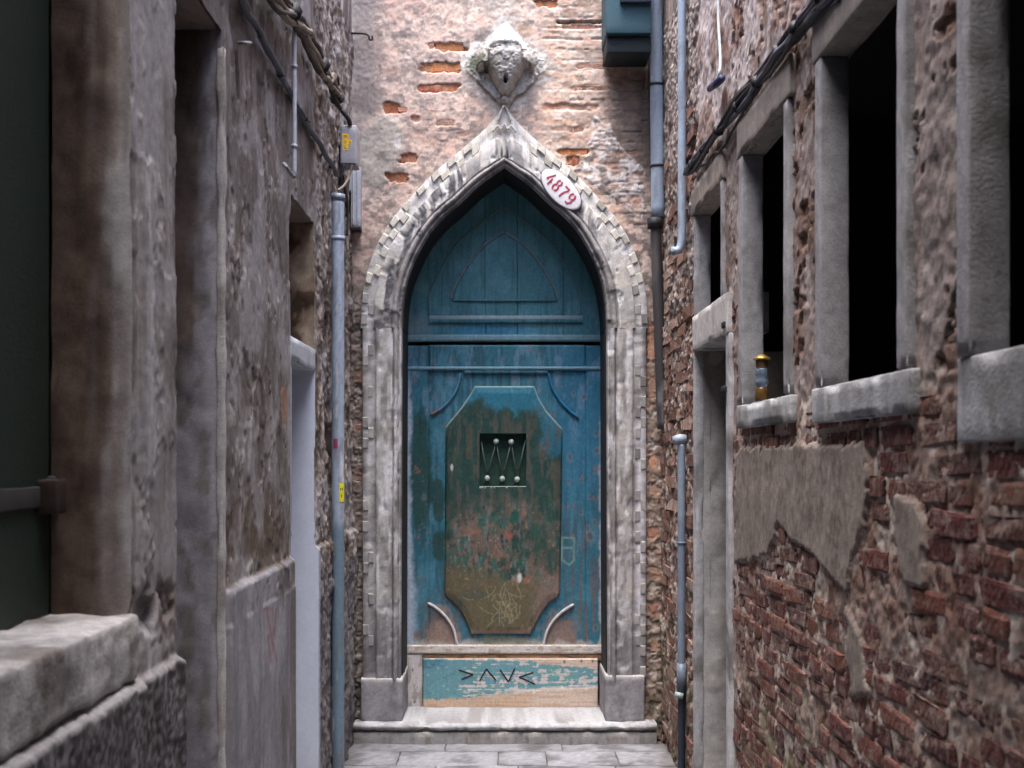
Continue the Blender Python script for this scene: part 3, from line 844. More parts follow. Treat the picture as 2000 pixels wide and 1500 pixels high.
def colL(y, z):
    px, py, n1, n2, n3 = mL(y, z)
    n4 = fb2(y / 0.10, z / 0.30, 151, 4); n5 = fb2(y / 0.035, z / 0.5, 155, 3)
    c = np.tile(S(124, 116, 113), (len(y), 1))
    c = mixc(c, S(102, 93, 89), sst(0.0, 0.5, n4))
    c = mixc(c, S(146, 138, 134), sst(0.15, 0.5, n1 * 0.5 + n2 * 0.6) * 0.6)
    c = mixc(c, S(176, 169, 164), sst(0.45, 0.65, n3 * 0.7 + n1 * 0.5) * 0.5)
    c = mixc(c, S(92, 80, 74), sst(0.3, 0.6, n5) * 0.25)
    ck = np.abs(fb2(y / 0.16, z / 0.5, 181, 3)) + 0.25 * np.clip(-n2, 0, 1)
    c = mixc(c, S(58, 50, 46), sst(0.03, 0.005, ck) * 0.8)
    flv = fb2(y / 0.14, z / 0.22, 185, 4) - 0.28
    c = mixc(c, S(104, 90, 82), sst(0.0, 0.03, flv) * 0.7)
    c = mixc(c, S(178, 170, 166), sst(-0.05, -0.01, flv) * sst(0.02, 0.0, flv) * 0.7)
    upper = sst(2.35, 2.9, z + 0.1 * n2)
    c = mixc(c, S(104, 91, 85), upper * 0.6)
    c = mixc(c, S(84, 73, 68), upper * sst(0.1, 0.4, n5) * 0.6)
    pier = sst(yL(258), yL(270), y) * (1 - sst(yL(335), yL(345), y)) * (z > LEDGE1)
    c = mixc(c, S(150, 142, 138), pier * 0.7)
    c = mixc(c, S(184, 179, 176), pier * sst(0.0, 0.4, n2 + 0.3 * n3) * np.exp(-((px - 290 - 8 * n2) / 14) ** 2))
    c = mixc(c, S(122, 114, 110), pier * sst(0.2, 0.5, fb2(y / 0.03, z / 0.6, 191, 3)) * 0.6)
    c = mixc(c, S(96, 78, 66), blob(px, py, 308, 1170, 30, 50, n1, 0.5, 0.5) * 0.8)
    sm = blob(px, py, 515, 1050, 60, 65, n1, 0.4, 0.7)
    c = mixc(c, S(96, 82, 66), sm * 0.8)
    lo = sst(LEDGE2 + 0.002, LEDGE2 - 0.006, z + 0.004 * n1) * (y > yL(432))
    lc = np.tile(S(146, 142, 146), (len(y), 1))
    lc = mixc(lc, S(118, 114, 116), sst(0.05, 0.6, n2) * 0.7)
    lc = mixc(lc, S(100, 90, 84), sst(yL(525), yL(540), y) * sst(-0.3, 0.3, n4) * 0.8)
    lc = mixc(lc, S(96, 92, 94), sst(0.35, 0.7, n5) * 0.3)
    c = mixc(c, lc, lo)
    l1 = sst(LEDGE1 + 0.012, LEDGE1 - 0.004, z + 0.006 * n1) * (y < yL(344))
    sp = fb2(y / 0.013, z / 0.013, 171, 2)
    pc = np.tile(S(88, 83, 83), (len(y), 1))
    pc = mixc(pc, S(132, 128, 129), sst(0.1, 0.45, sp) * 0.8)
    pc = mixc(pc, S(58, 53, 53), sst(0.1, 0.5, -sp) * 0.8)
    pc = mixc(pc, S(60, 54, 52), sst(0.0, 0.5, n4) * 0.5)
    pc = mixc(pc, S(166, 160, 157), sst(LEDGE1 - 0.022, LEDGE1 - 0.006, z + 0.006 * n1) * 0.8)  # bright highlight along the lit ledge, painted into the colour
    c = mixc(c, pc, l1)
    pl = (y < yL(262)) * (z < LW[2]) * (1 - l1)
    qc = np.tile(S(140, 134, 130), (len(y), 1))
    qc = mixc(qc, S(108, 100, 94), sst(0.0, 0.5, n4 + 0.4 * n1) * 0.8)
    qc = mixc(qc, S(170, 166, 164), sst(0.3, 0.6, n1) * 0.5)
    c = mixc(c, qc, pl)
    far = sst(5.36, 5.42, y)
    fc = np.tile(S(126, 112, 102), (len(y), 1))
    fc = mixc(fc, S(176, 166, 158), sst(0.0, 0.4, n1) * 0.8)
    fc = mixc(fc, S(84, 66, 56), sst(0.1, 0.4, n4) * 0.8)
    fc = mixc(fc, S(108, 104, 106), sst(1.1, 1.0, z) * 0.8)
    c = mixc(c, fc, far)
    dz = sst(0.03, 0.02, np.maximum(np.abs(y - (D2[0] + D2[1]) / 2) - (D2[1] - D2[0]) / 2, z - D2[3])) * (z < NI[2])
    c = mixc(c, S(170, 176, 190), dz * 0.8)
    # faint red scrawl
    for (x0, y0, x1, y1) in ((508, 1185, 515, 1225), (515, 1225, 528, 1290), (528, 1190, 524, 1240), (512, 1240, 516, 1290), (505, 1190, 520, 1188)):
        t = np.clip(((px - x0) * (x1 - x0) + (py - y0) * (y1 - y0)) / ((x1 - x0) ** 2 + (y1 - y0) ** 2), 0, 1)
        dd = np.hypot(px - x0 - t * (x1 - x0), py - y0 - t * (y1 - y0))
        c = mixc(c, S(138, 82, 80), (1 - sst(1.2, 3.0, dd)) * 0.55)
    dr = fb2(y / 0.05, z / 1.2, 195, 3)
    c = mixc(c, S(84, 76, 72), sst(0.2, 0.6, dr) * sst(LEDGE1, LEDGE1 + 0.1, z) * 0.18)
    c = mixc(c, S(160, 154, 152), sst(0.2, 0.6, -dr) * sst(LEDGE1, LEDGE1 + 0.1, z) * 0.15)
    bl2 = fb2(y / 0.22, z / 0.2, 197, 5)
    c = mixc(c, S(160, 156, 156), sst(0.1, 0.4, bl2) * (z > LEDGE1) * 0.5)
    c = mixc(c, S(96, 89, 86), sst(0.15, 0.5, -bl2) * (z > LEDGE1) * 0.5)
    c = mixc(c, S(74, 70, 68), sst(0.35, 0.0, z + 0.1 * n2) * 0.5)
    c = mixc(c, S(150, 96, 66), blob(px, py, 556, 795, 5, 34, n1, 0.4, 0.5) * 0.7)
    return c * (1 + 0.10 * n3)[:, None]
holesL = [LW, D1, D2, NI]
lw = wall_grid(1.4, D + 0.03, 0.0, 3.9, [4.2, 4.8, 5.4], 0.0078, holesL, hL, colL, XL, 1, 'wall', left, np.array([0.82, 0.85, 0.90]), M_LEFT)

def revpix(y, A): return VX + FP * (XL - A) / y
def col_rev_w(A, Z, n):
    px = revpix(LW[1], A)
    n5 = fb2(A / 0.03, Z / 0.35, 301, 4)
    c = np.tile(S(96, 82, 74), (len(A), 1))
    c = mixc(c, S(156, 150, 150), sst(170, 250, px + 30 * n5))  # lit outer edge and shaded inner part painted into the colour
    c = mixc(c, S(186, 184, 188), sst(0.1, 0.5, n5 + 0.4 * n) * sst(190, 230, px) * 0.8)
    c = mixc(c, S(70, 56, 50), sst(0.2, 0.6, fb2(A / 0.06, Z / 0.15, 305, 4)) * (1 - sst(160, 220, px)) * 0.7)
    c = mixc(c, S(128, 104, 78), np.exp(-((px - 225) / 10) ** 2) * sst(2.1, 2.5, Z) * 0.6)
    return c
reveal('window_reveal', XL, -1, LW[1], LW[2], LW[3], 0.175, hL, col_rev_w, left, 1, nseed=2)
def col_rev_1(A, Z, n):
    px = revpix(D1[1], A); py = VY - FP * (Z - H) / D1[1]
    n5 = fb2(A / 0.03, Z / 0.2, 311, 4)
    c = np.tile(S(136, 134, 142), (len(A), 1))
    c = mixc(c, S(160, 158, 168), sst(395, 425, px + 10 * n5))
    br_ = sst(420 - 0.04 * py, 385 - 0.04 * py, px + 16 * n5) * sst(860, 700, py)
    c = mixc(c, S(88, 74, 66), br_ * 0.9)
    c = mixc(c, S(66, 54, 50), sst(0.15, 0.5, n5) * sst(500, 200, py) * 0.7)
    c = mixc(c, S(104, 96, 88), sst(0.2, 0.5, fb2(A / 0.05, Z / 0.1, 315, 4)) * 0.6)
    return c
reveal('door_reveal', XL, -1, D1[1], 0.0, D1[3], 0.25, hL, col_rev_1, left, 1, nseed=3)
def col_rev_2(A, Z, n):
    c = mixc(np.tile(S(200, 208, 226), (len(A), 1)), S(150, 150, 154), sst(0.35, 0.0, Z + 0.1 * n) * 0.7)
    return mixc(c, S(200, 206, 216), sst(0.2, 0.6, n) * 0.2)
reveal('door_reveal', XL, -1, D2[1], 0.0, D2[3], 0.25, hL, col_rev_2, left, 1, amp=0.001, nseed=4, mat=M_SMOOTH)
def col_rev_n(A, Z, n):
    c = np.tile(S(124, 108, 94), (len(A), 1))
    c = mixc(c, S(62, 48, 38), sst(0.0, 0.4, n)); return mixc(c, S(158, 144, 128), sst(0.2, 0.5, -n) * 0.7)
reveal('niche_reveal', XL, -1, NI[1], NI[2], NI[3], 0.14, hL, col_rev_n, left, 1, amp=0.02, nseed=5)
# niche back, soffits, closed doors
frame_box('niche_back', (XL - 0.20, NI[0] - 0.1, NI[2] - 0.06), (XL - 0.125, NI[1] + 0.1, NI[3] + 0.1), 71, left, (112, 96, 82), (60, 48, 40), 0.9, amp=0.012)
frame_box('niche_lintel', (XL - 0.13, NI[0] - 0.02, NI[3]), (XL - 0.006, NI[1] + 0.02, NI[3] + 0.07), 72, left, (110, 98, 90), (70, 60, 54), 0.9)
frame_box('door_lintel', (XL - 0.2, D2[0] - 0.012, D2[3]), (XL + 0.006, D2[1] + 0.012, NI[2] - 0.002), 73, left, (172, 178, 188), (120, 122, 130), 0.6, streak=0.2)
frame_box('door_lintel', (XL - 0.26, D1[0] - 0.1, D1[3]), (XL - 0.012, D1[1] + 0.003, D1[3] + 0.3), 74, left, (126, 114, 106), (84, 74, 68), 0.8)
frame_box('closed_door', (XL - 0.30, D1[0] - 0.1, 0.0), (XL - 0.245, D1[1] + 0.1, D1[3] + 0.1), 75, left, (70, 62, 58), (44, 40, 38), 0.8)
frame_box('closed_door', (XL - 0.30, D2[0] - 0.1, 0.0), (XL - 0.245, D2[1] + 0.1, D2[3] + 0.05), 76, left, (90, 88, 88), (60, 58, 58), 0.8)
# pale strip painting the edge highlight on the far corner of the first doorway
frame_box('edge_highlight', (XL - 0.012, D1[1] - 0.004, 0.0), (XL + 0.012, D1[1] + 0.018, D1[3] - 0.05), 77, left, (176, 174, 176), (132, 124, 118), 0.7, amp=0.004)
# stone sill and shutter of the near window
frame_box('window_sill', (XL - 0.19, 1.2, LEDGE1 + 0.004), (XL + 0.014, LW[1] + 0.02, LW[2] + 0.010), 78, left, (166, 163, 163), (104, 98, 94), 0.9, res=0.012, r=0.012, amp=0.005, chip=0.07, streak=0.3)
shx = XL - 0.175
v, f = rbox((shx - 0.035, 1.0, LW[2] + 0.012), (shx, LW[1] - 0.012, LW[3]), 0.06, 0.004, 0.0008, 4)
c = np.tile(S(30, 44, 38), (len(v), 1)) * (1 + 0.25 * fb3(v * np.array([3, 3, 0.8]), 3, 3))[:, None]
sh = mk('shutter', v, f, M_WOOD, left, c)
v, f = rbox((shx - 0.002, 2.40, 1.455), (shx + 0.010, LW[1] - 0.09, 1.50), 0.03, 0.004, 0.0015, 8)
mk('hinge_strap', v, f, plain('worn_grey_iron', S(62, 62, 62), 0.6, 0.2), sh)
v, f = rbox((shx - 0.002, LW[1] - 0.09, 1.44), (shx + 0.045, LW[1] - 0.03, 1.515), 0.03, 0.006, 0.002, 9)
mk('hinge_pin', v, f, plain('rusty_iron', S(46, 36, 32), 0.8, 0.1), sh)
v, f = rbox((shx - 0.03, LW[1] - 0.03, 1.44), (shx + 0.02, LW[1] + 0.005, 1.52), 0.03, 0.006, 0.002, 9)
mk('hinge_plate', v, f, M_IRON, sh)
# outer shells so that the houses have depth (roof side and back)
def shell(parent, x0, x1, name='roof'):
    v, f = rbox((min(x0, x1), -6.0, 5.38), (max(x0, x1), D + 0.3, 5.5), 3.0, 0.02, 0.0, 1)
    mk(name, v, f, plain('roof_tile', S(120, 80, 62), 0.9), parent)
shell(left, XL + 0.015, XL - 5); shell(right, XR - 0.015, XR + 5)
def hidden_walls(parent, x0, x1):
    v = np.array([[x0, -6, 0], [x1, -6, 0], [x1, -6, 5.4], [x0, -6, 5.4], [x1, D + 0.3, 0], [x1, D + 0.3, 5.4]])
    mk('rear_wall', v, [[0, 1, 2, 3], [1, 4, 5, 2]], plain('far_plaster', S(160, 140, 128), 0.95), parent, smooth=False)
hidden_walls(left, XL, XL - 5); hidden_walls(right, XR, XR + 5)
v, f = rbox((-3.5, D + 0.02, 5.58), (3.5, D + 5, 5.7), 3.0, 0.02, 0, 1)
mk('roof', v, f, plain('roof_tile', S(120, 80, 62), 0.9), front)
v = np.array([[-1.25, D, 0], [-3.5, D, 0], [-3.5, D, 5.6], [-1.25, D, 5.6], [1.35, D, 0], [3.5, D, 0], [3.5, D, 5.6], [1.35, D, 5.6], [-3.5, D + 5, 0], [3.5, D + 5, 0], [3.5, D + 5, 5.6], [-3.5, D + 5, 5.6]])
mk('rear_wall', v, [[1, 0, 3, 2], [4, 5, 6, 7], [5, 9, 10, 6], [9, 8, 11, 10], [8, 1, 2, 11]], plain('far_plaster', S(160, 140, 128), 0.95), front, smooth=False)

# unseen block added behind the viewer to cut light along the alley
rear = thing('unseen_rear_blocker', (0, -6.3, 0), 'unseen plain block added behind the viewer to cut light along the alley', 'building')
v, f = rbox((-4, -7.5, 0), (4, -6.05, 5.6), 0.8, 0.02, 0.01, 3)
mk('wall', v, f, plain('far_plaster', S(160, 140, 128), 0.95), rear)
# unseen block added overhead to keep sky light off the near walls
v, f = rbox((XL - 0.05, -6.1, 3.6), (XR + 0.05, 1.2, 5.3), 0.8, 0.02, 0.01, 3)
mk('sky_blocker', v, f, plain('far_plaster', S(160, 140, 128), 0.95), rear)

# ================================================================== stone portal
portal = thing('stone_portal', ((CX - VX) / SF, D, 0.1), 'pale stone pointed-arch portal with carved billet border around the blue door', 'portal')
def curve_set(I, O):
    I = np.array(I, float); O = np.array(O, float)
    def nrm(C):
        T = np.gradient(C, axis=0); T /= np.linalg.norm(T, axis=1)[:, None]
        return np.stack([T[:, 1], -T[:, 0]], 1)
    return I, O, nrm(I), nrm(O)
NA = 150
def even(pts, n):
    C = catmull(pts, 600); s = np.concatenate([[0], np.cumsum(np.linalg.norm(np.diff(C, axis=0), axis=1))])
    q = np.linspace(0, s[-1], n)
    return np.stack([np.interp(q, s, C[:, 0]), np.interp(q, s, C[:, 1])], 1), s[-1]
Ia, lenI = even(INNER, NA); Oa, lenO = even(OUTER, NA)
ARCH = curve_set(Ia, Oa)
tj = np.linspace(0, 1, 120)
Ij = np.stack([783 + 2 * tj, 1326 + (642 - 1326) * tj], 1); Oj = np.stack([710 - 1 * tj, 1326 + (642 - 1326) * tj], 1)
JAMB = curve_set(Ij, Oj)
PROF_I = [(0, -0.46), (0, 0.022), (1.2, 0.034), (4, 0.040), (7.5, 0.036), (9, 0.026), (10.5, 0.040), (13, 0.054), (18, 0.060), (23, 0.054), (26, 0.040), (27.5, 0.036), (30, 0.044)]
PROF_O = [(40, 0.044), (27, 0.043), (25.5, 0.037), (25, 0.031), (13, 0.031), (0.4, 0.030), (0, 0.015), (0, -0.06)]
def ev(cs, ti, ref, d, mirror):
    I, O, nI, nO = cs
    if ref == 'i' and len(I) == NA: d = d * np.linspace(1.0, 0.66, NA)
    W = O - I
    if ref == 'i':
        s = d / np.maximum((W * nI).sum(1), 5)
    else:
        s = 1 - d / np.maximum((W * nO).sum(1), 5)
    P = I + W * s[:, None]
    P = P[ti]
    x = P[:, 0]
    if mirror: x = 2 * CX - x
    return x, P[:, 1]
def arch_piece(name, cs, i0, i1, mirror, k, seed, streak=0.9, wash=0.0):
    ti = np.arange(i0, i1 + 1)
    rows = []
    prof = [('i', d * k, h) for d, h in PROF_I]
    prof += [('m', q, 0.044) for q in np.linspace(0.12, 0.88, 7)]
    prof += [('o', d, h) for d, h in PROF_O]
    xi, yi = ev(cs, ti, 'i', 30 * k, mirror); xo, yo = ev(cs, ti, 'o', 40 if k > 0.7 else 30, mirror)
    for ref, d, h in prof:
        if ref == 'm':
            x, y = xi * (1 - d) + xo * d, yi * (1 - d) + yo * d
        else:
            dd = d if ref == 'i' or k > 0.7 else min(d, 30)
            x, y = ev(cs, ti, ref, dd, mirror)
        rows.append(np.stack([x, y, np.full(len(x), h)], 1))
    G = np.stack(rows, 0)           # (profile, t, 3) in pixels + height
    pj, nt_ = G.shape[:2]
    px, py, h = G[..., 0].ravel(), G[..., 1].ravel(), G[..., 2].ravel()
    n1 = fb2(px / 22, py / 22, seed, 4); n2 = fb2(px / 6, py / 6, seed + 4, 3)
    fr = h > -0.02
    hv = h + fr * (0.0026 * n1 + 0.0012 * n2)
    # worn hollows
    hv = hv - fr * 0.010 * sst(0.45, 0.8, n1 + 0.4 * n2)
    v = np.stack([(px - VX) / SF, D - hv, H + (VY - py) / SF], 1)
    c = np.tile(S(190, 188, 186), (len(px), 1))
    c = mixc(c, S(208, 207, 208), sst(0.0, 0.5, n1))
    c = mixc(c, S(196, 188, 172), sst(0.1, 0.6, fb2(px / 50, py / 40, seed + 21, 3)) * 0.45)
    st = fb2(px / 9, py / 60, 77, 2)
    fas = (h > 0.0425) & (h < 0.0465) & (np.arange(pj).repeat(nt_) >= len(PROF_I) - 1)
    c = mixc(c, S(72, 73, 80), sst(-0.08, 0.10, st) * streak * np.where(fas, 1.0, 0.25))
    c = mixc(c, S(150, 147, 145), sst(0.15, 0.6, n2 + 0.5 * n1) * 0.5)
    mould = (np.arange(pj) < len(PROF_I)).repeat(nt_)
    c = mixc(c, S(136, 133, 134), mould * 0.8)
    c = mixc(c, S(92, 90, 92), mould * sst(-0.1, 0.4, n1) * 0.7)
    if wash:   # jamb weathering
        c = mixc(c, S(158, 156, 156), 0.5 * np.ones(len(px)))
        c = mixc(c, S(210, 209, 213), sst(0.0, 0.4, fb2(px / 9, py / 45, seed + 31, 4)) * 0.75)
        c = mixc(c, S(112, 108, 107), sst(0.1, 0.5, fb2(px / 16, py / 60, seed + 37, 4)) * 0.7)
        c = mixc(c, S(112, 110, 116), sst(1100, 1290, py + 30 * n1) * 0.75)
        c = mixc(c, S(190, 188, 190), sst(0.25, 0.5, n1) * sst(1000, 1150, py) * 0.5)
        if wash > 1:
            c = mixc(c, S(206, 206, 214), sst(1238, 1250, px) * sst(780, 840, py) * (1 - sst(1200, 1260, py)) * 0.7)
    c = c * (1 + 0.16 * n2)[:, None]
    f = gfaces(nt_, pj, flip=not mirror)
    # close the two ends
    o = mk(name, v, f, M_STONE, portal, c)
    return o
for m in (False, True):
    arch_piece('jamb', JAMB, 0, 119, m, 0.62, 401 + m, streak=0.15, wash=2 if m else 1)
    arch_piece('arch_stone', ARCH, 0, 66, m, 0.78, 411 + m, streak=0.9 if not m else 0.3)
    arch_piece('arch_stone', ARCH, 66, 112, m, 0.78, 421 + m, streak=0.95 if not m else 0.7)
    arch_piece('arch_stone', ARCH, 112, 149, m, 0.78, 431 + m, streak=0.55)
# billet border: each little block its own piece
def billet(cs, a, b, d0, d1, mirror, seed, hb=0.041):
    I = len(cs[0])
    ta = np.array([a, b]); idx = np.clip(ta, 0, I - 1.001)
    def pt(t, d):
        i = int(t); f_ = t - i
        x0, y0 = ev(cs, np.array([i, min(i + 1, I - 1)]), 'o', d, mirror)
        return np.array([x0[0] * (1 - f_) + x0[1] * f_, y0[0] * (1 - f_) + y0[1] * f_])
    r = np.random.default_rng(seed)
    q = [pt(idx[0], d0), pt(idx[1], d0), pt(idx[1], d1), pt(idx[0], d1)]
    cen = sum(q) / 4
    if r.random() < (0.08 if hb > 0.04 else 0.45): return
    if hb > 0.04 and cen[1] > 470: hb = 0.0375
    hgt = hb + r.normal(0, 0.002) - (0.010 if r.random() < 0.12 else 0)
    vs = []
    for sc, h in ((1.0, 0.005), (1.0, hgt - 0.006), (0.86, hgt)):
        for p in q:
            pp = cen + (p - cen) * sc + r.normal(0, 0.45, 2)
            vs.append(((pp[0] - VX) / SF, D - h, H + (VY - pp[1]) / SF))
    fs = [[8, 9, 10, 11]]
    for l in (0, 4):
        for k in range(4):
            k2 = (k + 1) % 4
            fs.append([l + k, l + k2, l + 4 + k2, l + 4 + k])
    v = np.array(vs)
    if not mirror: fs = [q_[::-1] for q_ in fs]
    base = S(206, 202, 192) * r.uniform(0.85, 1.05)
    py = cen[1]
    if py > 560: base = S(158, 155, 154) * r.uniform(0.75, 1.0)
    if mirror and r.random() < 0.3: base = base * 0.65
    c = np.tile(base, (len(v), 1)) * (1 + 0.1 * r.normal(0, 1, (len(v), 1)))
    mk('billet', v, fs, M_STONE, portal, c, smooth=False)
k = 0
for m in (False, True):
    per = NA / (lenO / 41.0); t = 2.0; j = 0
    while t + per * 0.5 < 124:
        billet(ARCH, t, t + per * 0.52, 1, 12.5, m, 3000 + k); k += 1
        billet(ARCH, t + per * 0.5, t + per * 1.02, 12.5, 25, m, 3000 + k); k += 1
        t += per
    perj = 120 / (684 / 40.0); t = 1.0
    while t + perj < 119:
        billet(JAMB, t, t + perj * 0.52, 0.5, 11, m, 3000 + k, 0.036); k += 1
        billet(JAMB, t + perj * 0.5, t + perj * 1.02, 11, 21, m, 3000 + k, 0.036); k += 1
        t += perj
# carved leaf tip on the keystone
for pts in ([(962, 262), (972, 250), (979, 257), (985, 246), (991, 257), (998, 250), (1008, 262)], [(972, 240), (985, 212), (998, 240)]):
    P = [np.array([(x - VX) / SF, D - 0.046, H + (VY - y) / SF]) for x, y in catmull(pts, 30)]
    v, f = tube(P, 0.006, 6)
    mk('carved_leaf', v, f, M_STONE, portal, stonecol(v, 5, (196, 192, 188), (120, 120, 122), 0.6))
for (x0, x1, y0, sd) in ((704, 786, 1325, 51), (1183, 1259, 1320, 52)):
    p0 = at(x0, 1409, D - 0.052); p1 = at(x1, y0, D - 0.052)
    v, f = rbox((p0[0], D - 0.052, 0.108), (p1[0], D + 0.45, p1[2]), 0.02, 0.008, 0.003, sd, chip=0.012)
    c = stonecol(v, sd, (142, 140, 145), (98, 96, 101), 0.9, 0.3)
    c = mixc(c, S(182, 180, 182), sst(p1[2] - 0.035, p1[2] - 0.004, v[:, 2]) * 0.8)
    mk('jamb_base', v, f, M_STONE, portal, c)

# ================================================================== doorstep
prof = [(D + 0.6, 0.104), (D + 0.3, 0.104), (D - 0.02, 0.108), (6.735, 0.110), (6.712, 0.107), (6.700, 0.098), (6.698, 0.088), (6.704, 0.078), (6.716, 0.071), (6.728, 0.067), (6.730, 0.063), (6.716, 0.061), (6.711, 0.056), (6.709, 0.03), (6.708, -0.02)]
xs = axis([at(690, 0, 6.7)[0], at(1283, 0, 6.7)[0]], 0.008)
PV = []; CV = []
sl = fb2(xs / 0.07, xs * 0, 601, 3); s2 = fb2(xs / 0.3, xs * 0, 605, 2)
for j, (y, z) in enumerate(prof):
    n = fb2(xs / 0.03, np.full(xs.shape, y * 30 + z * 60), 611, 3)
    chip = 0
    if 3 <= j <= 8:
        pxx = VX + FP * xs / 6.7
        for cx, w in ((832, 16), (985, 14), (1046, 10), (1145, 9), (1212, 12)):
            chip = chip + np.exp(-((pxx - cx) / w) ** 2)
        chip = np.clip(chip * (0.8 + 0.5 * sl), 0, 1)
    PV.append(np.stack([xs, y + 0.002 * n + chip * 0.02, z + 0.0025 * n * (0 < j < 13) - chip * 0.012 * (j < 6) + 0.003 * s2 * (j < 9)], 1))
    base = S(176, 178, 184) if j < 8 else (S(120, 118, 104) if j < 11 else S(146, 144, 146))
    c = np.tile(base, (len(xs), 1))
    c = mixc(c, S(140, 138, 140), sst(0.05, 0.5, sl + 0.5 * n) * (0.5 if j < 8 else 0.6))
    c = mixc(c, S(112, 108, 98), sst(0.2, 0.6, n) * (0.15 if j < 8 else 0.6))
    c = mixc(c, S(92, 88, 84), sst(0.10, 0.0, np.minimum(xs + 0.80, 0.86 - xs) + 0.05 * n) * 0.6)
    if j < 4: c = mixc(c, S(112, 108, 104), sst(0.1, 0.5, fb2(xs / 0.12, np.full(xs.shape, y * 9), 621, 4)) * 0.5)
    CV.append(c)
v = np.vstack(PV); c = np.vstack(CV)
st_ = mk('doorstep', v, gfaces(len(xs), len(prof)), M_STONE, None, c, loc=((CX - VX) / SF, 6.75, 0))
tag(st_, 'worn white stone doorstep with rounded nosing below the blue door', 'doorstep')

# ================================================================== door
DY = D + 0.38
SD = FP / DY
door = thing('wooden_door', ((CX - VX) / SD, DY, 0.11), 'weathered blue wooden door with small barred grille and arched top panel', 'door')
def scr(px, py, segs, w):
    d = np.full(px.shape, 99.0)
    for (x0, y0, x1, y1) in segs:
        t = np.clip(((px - x0) * (x1 - x0) + (py - y0) * (y1 - y0)) / ((x1 - x0) ** 2 + (y1 - y0) ** 2 + 1e-9), 0, 1)
        d = np.minimum(d, np.hypot(px - x0 - t * (x1 - x0), py - y0 - t * (y1 - y0)))
    return 1 - sst(w * 0.5, w * 1.4, d)
r9 = np.random.default_rng(99)
SCR = []
for i in range(34):
    cx, cy = r9.normal(985, 28), r9.normal(1175, 30); a = r9.uniform(0, 3.14); L = r9.uniform(4, 12)
    for q in range(3):
        nx, ny = cx + L * math.cos(a), cy + L * math.sin(a); SCR.append((cx, cy, nx, ny)); cx, cy = nx, ny; a += r9.normal(0, 0.35)
for i in range(12):
    cx, cy = 975 + i * 3 + r9.normal(0, 3), 1190 + r9.normal(0, 6)
    SCR.append((cx, cy, cx + r9.normal(4, 3), cy + r9.uniform(14, 30)))
